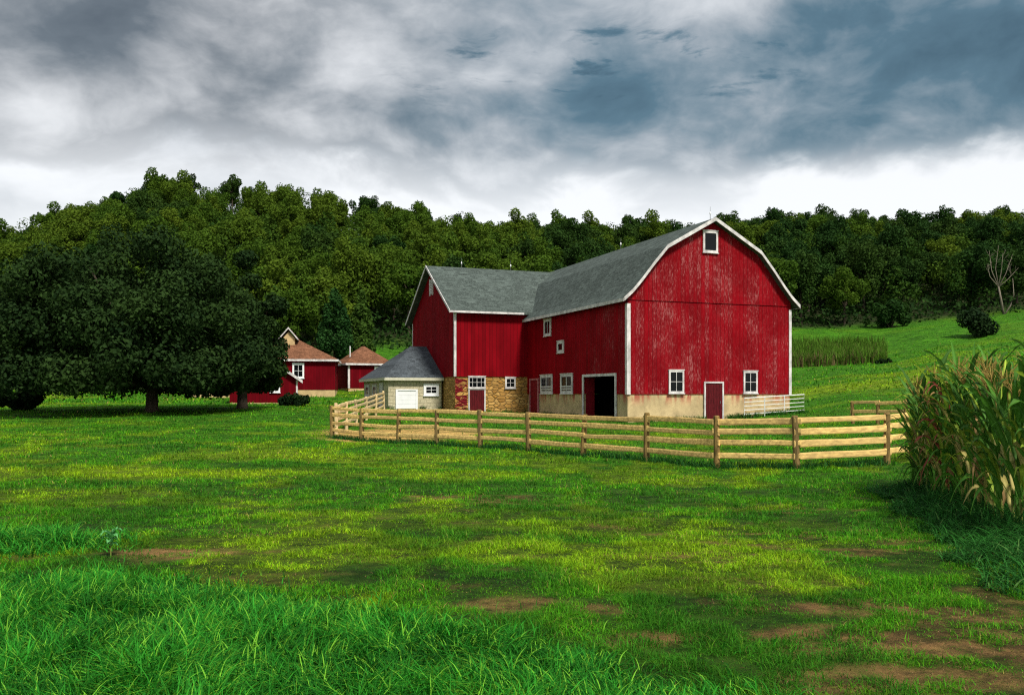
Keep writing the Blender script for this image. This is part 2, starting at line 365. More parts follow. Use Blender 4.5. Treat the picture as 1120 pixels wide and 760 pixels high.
# ------------------------------------------------------------------ object helpers
def link(o, parent=None):
    C.objects.link(o)
    if parent is not None: o.parent = parent
    return o
def tag(o, label=None, cat=None, group=None, kind=None):
    if label: o['label'] = label
    if cat: o['category'] = cat
    if group: o['group'] = group
    if kind: o['kind'] = kind
    return o
def empty(name, loc=(0, 0, 0), rz=0):
    o = bpy.data.objects.new(name, None); o.location = loc; o.rotation_euler = (0, 0, rz); o.empty_display_size = .3
    return link(o)
def copy_tree(o, parent=None):
    c = o.copy(); link(c, parent)
    for ch in list(o.children): copy_tree(ch, c)
    return c
class MB:
    def __init__(s): s.v = []; s.f = []
    def add(s, vs, fs):
        n = len(s.v); s.v += [tuple(v) for v in vs]; s.f += [tuple(i + n for i in f) for f in fs]; return s
    def box(s, a, b):
        x0, y0, z0 = [min(p, q) for p, q in zip(a, b)]; x1, y1, z1 = [max(p, q) for p, q in zip(a, b)]
        return s.add([(x0, y0, z0), (x1, y0, z0), (x1, y1, z0), (x0, y1, z0), (x0, y0, z1), (x1, y0, z1), (x1, y1, z1), (x0, y1, z1)],
                     [(3, 2, 1, 0), (4, 5, 6, 7), (0, 1, 5, 4), (1, 2, 6, 5), (2, 3, 7, 6), (3, 0, 4, 7)])
    def prism(s, poly, d):          # closed prism: polygon swept by vector d
        n = len(poly); q = [tuple(a + b for a, b in zip(p, d)) for p in poly]
        return s.add(list(poly) + q, [tuple(range(n - 1, -1, -1)), tuple(range(n, 2 * n))] + [(i, (i + 1) % n, n + (i + 1) % n, n + i) for i in range(n)])
    def bar(s, p, q, w, h, up=(0, 0, 1), jit=0.):
        p = Vector(p); q = Vector(q); d = (q - p).normalized(); u = Vector(up); a = d.cross(u).normalized(); u = a.cross(d)
        vs = []
        n = 2 if not jit else 5
        for k in range(n):
            c = p.lerp(q, k / (n - 1)); ww = w * (1 + random.uniform(-jit, jit)); hh = h * (1 + random.uniform(-jit, jit))
            if jit: c = c + u * random.uniform(-jit, jit) * h * .5 + a * random.uniform(-jit, jit) * w * .5
            for sx, sy in ((-1, -.6), (-.75, -1), (.75, -1), (1, -.6), (1, .6), (.75, 1), (-.75, 1), (-1, .6)):
                vs.append(c + a * sx * ww / 2 + u * sy * hh / 2)
        fs = [tuple(range(7, -1, -1)), tuple(range((n - 1) * 8, n * 8))]
        for k in range(n - 1):
            for j in range(8): fs.append((k * 8 + j, k * 8 + (j + 1) % 8, k * 8 + 8 + (j + 1) % 8, k * 8 + 8 + j))
        return s.add(vs, fs)
    def tube(s, pts, rad, n=8):
        pts = [Vector(p) for p in pts]; vs = []; ref = Vector((.3, .1, 1)).normalized()
        for i, p in enumerate(pts):
            d = (pts[min(i + 1, len(pts) - 1)] - pts[max(i - 1, 0)]).normalized()
            a = d.cross(ref)
            if a.length < .05: a = d.cross(Vector((1, 0, 0)))
            a.normalize(); b = d.cross(a); r = rad[i] if hasattr(rad, '__len__') else rad
            for k in range(n):
                t = 2 * math.pi * k / n; vs.append(p + a * math.cos(t) * r + b * math.sin(t) * r)
        fs = [tuple(range(n - 1, -1, -1)), tuple(range((len(pts) - 1) * n, len(pts) * n))]
        for i in range(len(pts) - 1):
            for k in range(n): fs.append((i * n + k, i * n + (k + 1) % n, i * n + n + (k + 1) % n, i * n + n + k))
        return s.add(vs, fs)
    def build(s, name, m, parent=None, smooth=False):
        me = bpy.data.meshes.new(name); me.from_pydata(s.v, [], s.f); me.materials.append(m)
        import bmesh
        bm = bmesh.new(); bm.from_mesh(me); bmesh.ops.recalc_face_normals(bm, faces=bm.faces); bm.to_mesh(me); bm.free()
        if smooth: me.polygons.foreach_set('use_smooth', [True] * len(me.polygons))
        o = bpy.data.objects.new(name, me); return link(o, parent)
def npmesh(name, co, loops, starts, m, parent=None, col=None, var=None, mats=None, matidx=None, smooth=False):
    me = bpy.data.meshes.new(name)
    me.vertices.add(len(co)); me.vertices.foreach_set('co', np.ascontiguousarray(co, np.float32).ravel())
    me.loops.add(len(loops)); me.loops.foreach_set('vertex_index', np.ascontiguousarray(loops, np.int32))
    me.polygons.add(len(starts)); me.polygons.foreach_set('loop_start', np.ascontiguousarray(starts, np.int32))
    if smooth: me.polygons.foreach_set('use_smooth', np.ones(len(starts), bool))
    me.update(calc_edges=True)
    if col is not None:
        a = me.attributes.new('Col', 'FLOAT_COLOR', 'POINT')
        c4 = np.ones((len(co), 4), np.float32); c4[:, :3] = col; a.data.foreach_set('color', c4.ravel())
    if var is not None:
        a = me.attributes.new('Var', 'FLOAT', 'POINT'); a.data.foreach_set('value', np.ascontiguousarray(var, np.float32))
    me.materials.append(m)
    return link(bpy.data.objects.new(name, me), parent)

# ------------------------------------------------------------------ ground
def axis_pts(segs):
    out = [segs[0][0]]
    for a, b, st in segs:
        n = max(1, int(round((b - a) / st))); out += list(a + (b - a) * np.arange(1, n + 1) / n)
    return np.array(out)
gx = axis_pts([(-900, -300, 50), (-300, -100, 8), (-100, -40, 2.5), (-40, -14, .8), (-14, -6, .25), (-6, 6, .11), (6, 14, .25), (14, 40, .8), (40, 100, 2.5), (100, 300, 8), (300, 900, 50)])
gy = axis_pts([(-120, -10, 20), (-10, 3, 1.5), (3, 11, .10), (11, 24, .2), (24, 50, .5), (50, 110, 1.2), (110, 260, 3), (260, 900, 40)])
XX, YY = np.meshgrid(gx, gy); ZZ = height(XX, YY)
nx, ny = len(gx), len(gy)
idx = np.arange(nx * ny).reshape(ny, nx)
q = np.stack([idx[:-1, :-1], idx[:-1, 1:], idx[1:, 1:], idx[1:, :-1]], -1).reshape(-1, 4)
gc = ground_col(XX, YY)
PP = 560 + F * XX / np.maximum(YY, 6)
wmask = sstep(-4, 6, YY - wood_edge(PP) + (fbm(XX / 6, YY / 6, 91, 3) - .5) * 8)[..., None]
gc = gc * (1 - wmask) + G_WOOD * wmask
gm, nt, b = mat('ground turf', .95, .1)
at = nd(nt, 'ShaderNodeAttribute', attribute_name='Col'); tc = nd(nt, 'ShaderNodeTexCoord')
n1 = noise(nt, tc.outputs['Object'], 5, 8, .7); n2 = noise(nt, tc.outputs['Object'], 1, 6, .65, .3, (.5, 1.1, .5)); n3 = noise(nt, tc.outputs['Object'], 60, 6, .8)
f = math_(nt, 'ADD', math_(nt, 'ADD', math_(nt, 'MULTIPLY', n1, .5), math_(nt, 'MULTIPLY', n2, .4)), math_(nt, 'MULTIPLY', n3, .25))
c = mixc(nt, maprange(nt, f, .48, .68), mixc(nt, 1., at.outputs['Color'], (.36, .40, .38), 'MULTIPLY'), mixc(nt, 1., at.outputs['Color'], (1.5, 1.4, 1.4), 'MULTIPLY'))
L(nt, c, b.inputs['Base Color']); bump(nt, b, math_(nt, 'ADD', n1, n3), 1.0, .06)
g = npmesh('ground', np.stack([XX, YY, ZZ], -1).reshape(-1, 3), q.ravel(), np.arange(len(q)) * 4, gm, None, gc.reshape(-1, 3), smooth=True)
tag(g, kind='structure')

# ------------------------------------------------------------------ grass blades
def blades(name, x, y, hgt, wid, lean, col, m, label, cat, segs=2, curl=1.0, z0=None, azi=None):
    n = len(x); z = height(x, y) if z0 is None else z0
    az = rng.uniform(0, 2 * math.pi, n) if azi is None else azi; d = np.stack([np.cos(az), np.sin(az), np.zeros(n)], -1)
    fa = az + math.pi / 2 + rng.normal(0, .5, n); s = np.stack([np.cos(fa), np.sin(fa), np.zeros(n)], -1)
    base = np.stack([x, y, z - .01], -1); V = []
    for k in range(segs + 1):
        t = k / segs
        off = d * (lean * hgt * (t ** (1 + curl)))[:, None]
        c = base + off; c[:, 2] += hgt * (t - (.42 * lean * t ** 2.3))
        w = wid * (1 - t) ** .55 if k < segs else 0
        if k < segs:
            V.append(c - s * (w / 2)[:, None]); V.append(c + s * (w / 2)[:, None])
        else: V.append(c)
    nv = 2 * segs + 1
    co = np.stack(V, 1).reshape(-1, 3)
    b0 = (np.arange(n) * nv)[:, None]
    lp = []; sizes = []
    for k in range(segs):
        if k < segs - 1: lp += [2 * k, 2 * k + 1, 2 * k + 3, 2 * k + 2]; sizes.append(4)
        else: lp += [2 * k, 2 * k + 1, 2 * k + 2]; sizes.append(3)
    loops = (b0 + np.array(lp)[None]).ravel()
    st = np.concatenate([[0], np.cumsum(sizes)[:-1]]); tot = sum(sizes)
    starts = ((np.arange(n) * tot)[:, None] + st[None]).ravel()
    o = npmesh(name, co, loops, starts, m, None, np.repeat(col, nv, axis=0))
    return tag(o, label, cat, kind='stuff')
TALL = [(-7.0, 8.7), (-4.6, 7.95), (-3.2, 7.45), (-1.0, 6.35), (.30, 5.4), (1.2, 4.6), (2.0, 3.8)]
def tall_edge(x): return np.interp(x, [a for a, _ in TALL], [b for _, b in TALL])
BARN_A = math.atan2(.353, .936)
BARN_P = Vector((6.536, 49.8, 0))
def to_barn(x, y):
    dx, dy = x - BARN_P.x, y - BARN_P.y; ca, sa = math.cos(BARN_A), math.sin(BARN_A)
    return dx * ca + dy * sa, -dx * sa + dy * ca
def in_barn(x, y):
    bx, by = to_barn(x, y)
    return ((bx > -.1) & (bx < 11.4) & (by > -.1) & (by < 26.6)) | ((bx > -9.8) & (bx < .5) & (by > 15.2) & (by < 27.4))
XS = []; 
def scatter(y0, y1, dens, half=.66):
    # uniform over the wedge the camera looks into (plus a margin)
    n = int(dens * half * (y1 * y1 - y0 * y0)); yy = np.sqrt(rng.uniform(y0 * y0, y1 * y1, n)); xx = rng.uniform(-half, half, n) * yy
    return xx, yy
GX = []; GY = []; GH = []; GW = []
for (y0, y1, dn, hh, ww) in ((4.2, 7, 5200, .050, .0055), (7, 10, 3200, .052, .0068), (10, 15, 1450, .060, .0095), (15, 24, 520, .070, .014), (24, 42, 150, .085, .025), (42, 64, 38, .10, .045), (64, 112, 7, .2, .10), (112, 152, 8, .12, .085)):
    xx, yy = scatter(y0, y1, dn)
    GX.append(xx); GY.append(yy); GH.append(np.full(len(xx), hh)); GW.append(np.full(len(xx), ww))
GX = np.concatenate(GX); GY = np.concatenate(GY); GH = np.concatenate(GH); GW = np.concatenate(GW)
dm = dirt_mask(GX, GY); cl = fbm(GX / .34, GY / .34, 101, 3); sm = sand_mask(GX, GY)
keep = rng.random(len(GX)) < np.clip((1 - dm * 1.02) * (.66 + .7 * sstep(.34, .60, cl)), .03, 1) * (1 - .97 * sm)
keep &= ~in_barn(GX, GY)
keep &= GY > tall_edge(GX) - .3
keep &= GY < wood_edge(560 + F * GX / GY)
GX, GY, GH, GW, cl = GX[keep], GY[keep], GH[keep], GW[keep], cl[keep]
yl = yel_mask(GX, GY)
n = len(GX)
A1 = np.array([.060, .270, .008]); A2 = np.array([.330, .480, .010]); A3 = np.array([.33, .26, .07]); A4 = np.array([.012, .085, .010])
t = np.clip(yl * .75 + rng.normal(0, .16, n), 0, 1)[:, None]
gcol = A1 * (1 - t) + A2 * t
k = (rng.random(n) < .035)[:, None]; gcol = np.where(k, A3, gcol)
dk = sstep(.47, .62, fbm(GX / 1.3, GY / 2.2, 111, 4))[:, None] * 1.05
gcol = gcol * (1 - dk * .5) + A4 * dk * .5
gcol = gcol * rng.uniform(.45, 1.5, n)[:, None] * (.6 + .8 * fbm(GX / .22, GY / .22, 171, 2))[:, None]
hgt = GH * rng.uniform(.5, 1.5, n) * (.45 + 1.0 * sstep(.36, .68, cl)) * (.65 + .7 * fbm(GX / 1.3, GY / .9, 121, 3))
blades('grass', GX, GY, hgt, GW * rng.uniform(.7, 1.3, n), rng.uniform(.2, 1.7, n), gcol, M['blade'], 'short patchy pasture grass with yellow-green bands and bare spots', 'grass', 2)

# dead straw lying on the bare soil
xx, yy = scatter(4.3, 15, 1500); d_ = dirt_mask(xx, yy); k = rng.random(len(xx)) < d_ * .75 + .03
xx, yy = xx[k], yy[k]; n = len(xx)
cc = np.array([.30, .20, .085]) * rng.uniform(.35, 1.3, n)[:, None]; k3 = rng.random(n) < .35; cc[k3] = np.array([.06, .11, .014])
blades('straw', xx, yy, rng.uniform(.010, .05, n), rng.uniform(.004, .010, n) * np.clip(yy / 7, .8, 2), rng.uniform(1.2, 3.0, n), cc, M['blade'], 'dead straw and thin weeds littering the bare soil', 'straw', 2, .3)
# tall rank grass across the bottom of the picture
n = 76000
yy = np.sqrt(rng.uniform(3.3 ** 2, 9.4 ** 2, n * 3)); xx = rng.uniform(-.72, .55, n * 3) * yy
edge = tall_edge(xx) + (fbm(xx / .5, yy * 0 + 3, 131, 3) - .5) * .7 + rng.normal(0, .10, n * 3) + (rng.random(n * 3) < .10) * rng.exponential(.22, n * 3)
k = (yy < edge) & (rng.random(n * 3) < .45 + .9 * sstep(.3, .6, fbm(xx / .4, yy / .4, 141, 3)))
xx, yy = xx[k], yy[k]; n = len(xx)
v = fbm(xx / .5, yy / .5, 151, 3)
c1 = np.array([.012, .095, .008]); c2 = np.array([.040, .300, .022]); c3 = np.array([.19, .48, .035]); 
t = np.clip((v - .5) * 1.6 + .5 + rng.normal(0, .34, n), 0, 1)[:, None]
cc = c1 * (1 - t) + c2 * t
k3 = (rng.random(n) < .16)[:, None]; cc = np.where(k3, c3, cc); cc = cc * rng.uniform(.7, 1.3, n)[:, None]
ex = sstep(-.1, 1.1, edge[k] - yy)
hh = rng.uniform(.09, .25, n) * (.45 + .6 * ex) * (.7 + .6 * v)
blades('tall_grass', xx, yy, hh, rng.uniform(.0065, .0145, n), rng.uniform(.3, 1.2, n), cc, M['blade'], 'lush knee-high blue-green grass along the near edge of the pasture', 'grass', 5, 1.3, azi=6.28 * 1.6 * fbm(xx / .35, yy / .35, 191, 2) + rng.normal(0, 1.3, n))
# darker clump by the left edge of the pasture
n = 4200
a = rng.uniform(0, 2 * math.pi, n); r = np.sqrt(rng.random(n))
xx = -5.25 + np.cos(a) * r * .95; yy = 9.4 + np.sin(a) * r * .75 + rng.normal(0, .12, n); xx = xx + rng.normal(0, .22, n)
cc = np.array([.024, .165, .013]) * rng.uniform(.4, 2.2, n)[:, None]; k3 = rng.random(n) < .12; cc[k3] = np.array([.17, .40, .03])
blades('grass_clump', xx, yy, rng.uniform(.10, .34, n) * (1.2 - .75 * r) * (.5 + fbm(xx / .25, yy / .25, 193, 2)), rng.uniform(.009, .018, n), rng.uniform(.4, 1.4, n), cc, M['blade'], 'dark green clump of longer grass beside the bare soil', 'grass', 4, .8)
# rank weeds along the corn
n = 16000
yy = rng.uniform(5.6, 16.0, n * 2); ed = np.interp(yy, [5, 9.4, 15.5], [4.55, 5.45, 6.95])
wd = np.interp(yy, [5.5, 7.2, 10, 15.5], [1.0, 1.25, 1.0, .6]); u = rng.random(n * 2)
xx = ed - wd + u * (wd + .7); k = rng.random(n * 2) < .5
k &= (xx - (ed - wd)) > (fbm(yy / .6, xx * 0, 161, 2) - .3) * .6
xx, yy, u = xx[k], yy[k], u[k]; n = len(xx)
cc = np.array([.018, .090, .013]) * rng.uniform(.4, 2.2, n)[:, None] * (.6 + .8 * fbm(xx / .4, yy / .4, 195, 2))[:, None]
k3 = (rng.random(n) < .05)[:, None]; cc = np.where(k3, np.array([.10, .22, .05]), cc)
blades('weeds', xx, yy, rng.uniform(.14, .50, n) * (.35 + .85 * u), rng.uniform(.009, .024, n), rng.uniform(.5, 1.6, n), cc, M['blade'], 'dark rank weeds and long grass at the foot of the corn', 'weeds', 5, .8)
# ragged longer grass along the fence foot
fx = []; fy = []
for (a0, b0), (a1, b1) in zip(FENCE[:-1], FENCE[1:]):
    m_ = 650; t = rng.random(m_); fx.append(a0 + (a1 - a0) * t + rng.normal(0, .16, m_)); fy.append(b0 + (b1 - b0) * t + rng.normal(0, .22, m_))
fx = np.concatenate(fx); fy = np.concatenate(fy); n = len(fx)
cc = np.array([.018, .085, .014]) * rng.uniform(.6, 1.7, n)[:, None]
blades('fence_foot_grass', fx, fy, rng.uniform(.10, .30, n), rng.uniform(.012, .024, n), rng.uniform(.3, 1., n), cc, M['blade'], 'uncut dark grass growing along the foot of the rail fence', 'grass', 3)

# weeds against the walls
bx = []; by = []
for (u0, v0, u1, v1, m_) in ((-.1, -.22, 5.0, -.22, 700), (6.5, -.25, 11.6, -.25, 900), (-.25, .0, -.25, 1.2, 160), (-.25, 6.0, -.25, 13, 800), (-5.5, 15.1, -4.7, 15.1, 120), (-3.1, 15.1, -.3, 15.1, 400), (-9.7, 18.05, -9.2, 18.05, 80), (-7.4, 18.05, -5.7, 18.05, 220), (7.2, -1.0, 11.8, -.9, 700)):
    t = rng.random(m_); bx.append(u0 + (u1 - u0) * t + rng.normal(0, .11, m_)); by.append(v0 + (v1 - v0) * t + rng.normal(0, .11, m_))
bx = np.concatenate(bx); by = np.concatenate(by); k = fbm(bx / .8, by / .8, 201, 3) > .42; bx, by = bx[k], by[k]; n = len(bx)
ca, sa = math.cos(BARN_A), math.sin(BARN_A); fx = BARN_P.x + bx * ca - by * sa; fy = BARN_P.y + bx * sa + by * ca
cc = np.array([.024, .105, .012]) * rng.uniform(.5, 2.0, n)[:, None]
blades('wall_weeds', fx, fy, rng.uniform(.12, .5, n), rng.uniform(.02, .05, n), rng.uniform(.3, 1.2, n), cc, M['blade'], 'straggling weeds growing along the foot of the barn walls', 'weeds', 3)

# ------------------------------------------------------------------ barn
barn = empty('barn', BARN_P, BARN_A)
tag(barn, 'large weathered red barn with curved grey roof and open doorway', 'barn')
W, LEN = 11.27, 26.5; BT = 1.6            # gable width, length, top of foundation
HALF = [(0, 10.34), (3.2, 8.55), (4.1, 7.53), (4.85, 6.60), (5.45, 5.93), (6.03, 5.42)]
HALF = [(a, z + EYE) for a, z in HALF]
cx = W / 2
prof = [(cx - a, z) for a, z in HALF[::-1]] + [(cx + a, z) for a, z in HALF[1:]]      # left eave .. ridge .. right eave
TH = .17
def roof_z(x, prof_=prof): return float(np.interp(x, [p[0] for p in prof_], [p[1] for p in prof_]))
inner = [(x, z - TH) for x, z in prof]
xs = [0] + [x for x, z in inner if 0 < x < W] + [W]
gtop = [(x, roof_z(x) - TH - .004) for x in xs]
SEAM = 7.02
def gable_wall(y0, y1, m, name='gable_wall'):
    b_ = MB(); b_.prism([(0.02, y0, BT)] + [(W - .02, y0, BT)] + [(min(max(x, .02), W - .02), y0, z) for x, z in gtop[::-1]], (0, y1 - y0, 0))
    return b_.build(name, m, barn)
gable_wall(0, .16, M['gable']); 
gable_wall(LEN - .16, LEN, M['gable'], 'gable_wall')
# upper boards lap over the lower ones: a drip edge
MB().box((.03, -.045, SEAM - .06), (W - .03, -.002, SEAM + .015)).build('drip_board', M['gable'], barn)
# long wall on the yard side with the open doorway
OY0, OY1, OZ = 1.34, 5.8, 2.73
ztop = roof_z(.08) - TH - .01
b_ = MB()
b_.box((0, .163, BT), (.16, OY0, ztop)); b_.box((0, OY1, BT), (.16, LEN - .163, ztop)); b_.box((0, OY0 + .0015, OZ), (.16, OY1 - .0015, ztop))
b_.build('side_wall', M['side'], barn)
MB().box((W - .16, .163, BT), (W, LEN - .163, ztop)).build('side_wall', M['side'], barn)
b_ = MB(); T = .35; zb = -1.2
b_.box((.05, .05, zb), (W - .05, T, BT - .003)); b_.box((.05, LEN - T, zb), (W - .05, LEN - .05, BT - .003))
b_.box((.05, T + .003, zb), (T, OY0, BT - .003)); b_.box((.05, OY1, zb), (T, LEN - T - .003, BT - .003)); b_.box((W - T, T + .003, zb), (W - .05, LEN - T - .003, BT - .003))
b_.build('foundation', M['concrete'], barn)
MB().box((.36, .36, -.2), (W - .36, LEN - .36, .02)).build('barn_floor', M['dark'], barn)
MB().box((.2, .3, 3.0), (W - .2, LEN - .3, 3.15)).build('loft_floor', M['dark'], barn)
MB().box((4.2, .4, .03), (4.35, 12, 2.99)).build('stall_partition', M['dark'], barn)
# roof shell
OH = .36
b_ = MB()
for (x0, z0), (x1, z1) in zip(prof[:-1], prof[1:]):
    b_.add([(x0, -OH, z0), (x1, -OH, z1), (x1, LEN + OH, z1), (x0, LEN + OH, z0), (x0, -OH, z0 - TH), (x1, -OH, z1 - TH), (x1, LEN + OH, z1 - TH), (x0, LEN + OH, z0 - TH)],
           [(0, 1, 2, 3), (7, 6, 5, 4)])
N8 = 8
for j in range(len(prof) - 1):
    o = j * 8; b_.f += [(o, o + 4, o + 5, o + 1), (o + 3, o + 2, o + 6, o + 7)]
b_.f += [(0, 3, 7, 4)]; o = (len(prof) - 2) * 8; b_.f += [(o + 1, o + 5, o + 6, o + 2)]
rf = b_.build('roof', M['roof'], barn)
def rake(y0, y1, parent):
    b = MB()
    for (x0, z0), (x1, z1) in zip(prof[:-1], prof[1:]):
        b.add([(x0, y0, z0 + .03), (x1, y0, z1 + .03), (x1, y0, z1 - .19), (x0, y0, z0 - .19), (x0, y1, z0 + .03), (x1, y1, z1 + .03), (x1, y1, z1 - .19), (x0, y1, z0 - .19)],
              [(0, 1, 2, 3), (4, 7, 6, 5), (0, 4, 5, 1), (3, 2, 6, 7)])
    b.f += [(0, 3, 7, 4)]; o = (len(prof) - 2) * 8; b.f += [(o + 1, o + 5, o + 6, o + 2)]
    return b.build('rake_board', M['white'], parent)
rake(-OH - .05, -OH - .003, barn); rake(LEN + OH + .003, LEN + OH + .05, barn)
for x in (prof[0][0] - .03, prof[-1][0] + .004):
    MB().box((x, -OH, prof[0][1] - .2), (x + .026, LEN + OH, prof[0][1] - .01)).build('fascia', M['white'], barn)
# corner boards
def corner(x0, x1, y0, y1, z0, z1, parent): MB().box((x0, y0, z0), (x1, y1, z1)).build('corner_board', M['white'], parent)
corner(-.035, .20, -.035, -.003, BT - .02, 6.75, barn); corner(-.035, -.003, -.002, .20, BT - .02, 6.75, barn)
corner(W - .15, W + .035, -.035, -.003, BT - .02, 6.75, barn)

def window(parent, wall, u0, u1, z0, z1, at_, mull=(0, 0), fw=.11, bars=0, m_='white', panem='glass'):
    """wall 'x': facing -y at y=at_, u along x.  wall 'y': facing -x at x=at_, u along y."""
    def P(u, d, z): return (u, at_ - d, z) if wall == 'x' else (at_ - d, u, z)
    fr = MB()
    def bx(u, uu, d, dd, z, zz): fr.box(P(u, d, z), P(uu, dd, zz))
    bx(u0, u0 + fw, .003, .075, z0, z1); bx(u1 - fw, u1, .003, .075, z0, z1)
    bx(u0 + fw, u1 - fw, .003, .075, z1 - fw, z1); bx(u0 + fw, u1 - fw, .003, .075, z0, z0 + fw)
    bx(u0 - .04, u1 + .04, .003, .11, z0 - .05, z0 - .002); bx(u0 - .03, u1 + .03, .003, .10, z1 + .002, z1 + .05)
    w = fr.build('window', M[m_], parent)
    MB().box(P(u0 + fw, .004, z0 + fw), P(u1 - fw, .03, z1 - fw)).build('pane', M[panem], w)
    mb = MB(); nv, nh = mull
    for i in range(nv):
        c_ = u0 + (u1 - u0) * (i + 1) / (nv + 1); hw = .05 if (nv == 1 and bars) else .016
        mb.box(P(c_ - hw, .0315, z0 + fw + .001), P(c_ + hw, .06, z1 - fw - .001))
    for i in range(nh):
        c_ = z0 + (z1 - z0) * (i + 1) / (nh + 1)
        mb.box(P(u0 + fw + .001, .0315, c_ - .014), P(u1 - fw - .001, .055, c_ + .014))
    for i in range(bars):
        c_ = z0 + fw + .12 + i * .17
        mb.box(P(u0 + fw + .001, .062, c_ - .045), P(u1 - fw - .001, .085, c_ + .045))
    if mb.v: mb.build('glazing_bar', M[m_], w)
    return w
window(barn, 'x', 2.68, 3.69, 1.66, 2.98, 0, (1, 1)); window(barn, 'x', 7.80, 8.80, 1.66, 2.98, 0, (1, 1))
window(barn, 'x', 4.98, 6.0, 9.93, 11.2, 0, (0, 0), .13)
window(barn, 'y', 10.9, 12.1, 5.62, 6.76, 0, (1, 0), .16); window(barn, 'y', 8.76, 9.81, 4.35, 5.13, 0, (0, 0), .18)
window(barn, 'y', 10.65, 12.76, 1.64, 2.92, 0, (1, 0), .18, 2); window(barn, 'y', 7.34, 9.25, 1.64, 2.92, 0, (1, 0), .18, 2)
def door(parent, wall, u0, u1, z0, z1, at_, m_, fw=.12, handle=True, label=None, fm='white'):
    def P(u, d, z): return (u, at_ - d, z) if wall == 'x' else (at_ - d, u, z)
    d = MB()
    n = max(3, int((u1 - u0 - 2 * fw) / .18)); w = (u1 - u0 - 2 * fw) / n
    for i in range(n): d.box(P(u0 + fw + i * w + .006, .004, z0), P(u0 + fw + (i + 1) * w - .006, .035 + .004 * (i % 2), z1 - fw))
    dr = d.build('door', M[m_], parent)
    if label: dr['label'] = label
    f = MB(); f.box(P(u0, .003, z0), P(u0 + fw, .08, z1)); f.box(P(u1 - fw, .003, z0), P(u1, .08, z1)); f.box(P(u0 + fw, .003, z1 - fw), P(u1 - fw, .08, z1))
    f.build('door_frame', M[fm], dr)
    if handle:
        c_ = u1 - fw - .14; MB().box(P(c_ - .02, .042, (z0 + z1) / 2 - .12), P(c_ + .02, .075, (z0 + z1) / 2 + .04)).build('handle', M['iron'], dr)
    return dr
# the foundation sits .05 back: doors hang on plain posts in front of it
door(barn, 'x', 5.05, 6.40, -.02, 2.34, -.004, 'reddoor', .1, label='dark red plank door in the gable end')
door(barn, 'y', 13.13, 14.76, .25, 2.72, -.004, 'brightdoor', .12, label='narrow red door with red frame in the inner corner', fm='pinkpaint')
b_ = MB()
b_.box((-.07, OY0 - .06, -.3), (-.003, OY0 + .1, OZ + .1)); b_.box((-.07, OY1 - .1, -.3), (-.003, OY1 + .06, OZ + .1)); b_.box((-.068, OY0 + .1, OZ - .06), (-.003, OY1 - .1, OZ + .098))
b_.build('doorway_frame', M['white'], barn)
MB().box((.17, OY1 - .06, .02), (.75, OY1 + .02, 2.66)).build('open_door_leaf', M['brightdoor'], barn)
# wing
X0 = -5.57; Y0, Y1 = 15.3, 27.3; YR = 21.3; SB = 2.85; ER = 11.48; SL = (11.48 - 7.5) / 6.45
wz = lambda y: ER - abs(y - YR) * SL
b_ = MB(); b_.box((X0 + .163, Y0, SB), (-.003, Y0 + .16, wz(Y0) - .2)); b_.build('wing_front_wall', M['wing_front'], barn)
b_ = MB(); b_.box((X0 + .163, Y1 - .16, SB), (-.003, Y1, wz(Y1) - .2)); b_.build('wing_back_wall', M['wing_front'], barn)
b_ = MB(); b_.prism([(X0, Y0 + .002, SB), (X0, Y1 - .002, SB), (X0, Y1 - .002, wz(Y1) - .18), (X0, YR, ER - .18), (X0, Y0 + .002, wz(Y0) - .18)], (.16, 0, 0)); b_.build('wing_gable_wall', M['wing_end'], barn)
b_ = MB(); b_.box((X0 + .06, Y0 + .06, -.8), (-.05 + .09, Y0 + .45, SB - .003)); b_.box((X0 + .06, Y0 + .453, -.8), (X0 + .45, Y1 - .06, SB - .003)); b_.build('stone_wall', M['stone'], barn)
EO = .46
b_ = MB()
for sgn in (-1, 1):
    ye = YR + sgn * 6.45
    b_.prism([(X0 - EO, YR, ER), (X0 - EO, ye, ER - 6.45 * SL), (X0 - EO, ye, ER - 6.45 * SL - .16), (X0 - EO, YR, ER - .16)], (5.0 - X0 + EO if sgn < 0 else 5.0 - X0 + EO, 0, 0))
b_.build('wing_roof', M['wing_roof'], barn)
b_ = MB()
for sgn in (-1, 1):
    ye = YR + sgn * 6.47
    zz = ER - 6.47 * SL
    b_.prism([(X0 - EO - .05, YR, ER + .03), (X0 - EO - .05, ye, zz + .03), (X0 - EO - .05, ye, zz - .17), (X0 - EO - .05, YR, ER - .17)], (.045, 0, 0))
b_.build('wing_rake_board', M['white'], barn)
MB().box((X0 - EO, YR - 6.485, ER - 6.45 * SL - .16), (-.45, YR - 6.455, ER - 6.45 * SL - .02)).build('wing_fascia', M['white'], barn)
corner(X0 - .035, X0 + .13, Y0 - .035, Y0 - .003, SB, 7.45, barn); corner(X0 - .035, X0 - .003, Y0 - .002, Y0 + .13, SB, 7.45, barn); corner(X0 - .035, X0 - .003, Y1 - .15, Y1, SB, 7.45, barn)
v_ = MB()
for i in range(9): v_.box((X0 - .07, 5.72 + Y0, 9.33 + i * .125), (X0 - .02, 6.28 + Y0, 9.40 + i * .125))
v_.box((X0 - .09, Y0 + 5.55, 9.2), (X0 - .003, Y0 + 5.70, 10.5)); v_.box((X0 - .09, Y0 + 6.3, 9.2), (X0 - .003, Y0 + 6.45, 10.5)); v_.build('gable_vent', M['white'], barn)
# wing door: red lower leaf, dark glazed light above, white frame
door(barn, 'x', -4.54, -3.24, .2, 2.02, Y0 + .055, 'reddoor', .1, False)
window(barn, 'x', -4.54, -3.24, 2.03, 2.86, Y0 + .055, (3, 1), .09)
window(barn, 'x', -1.74, -.93, 2.03, 2.82, Y0 + .055, (1, 1), .11)
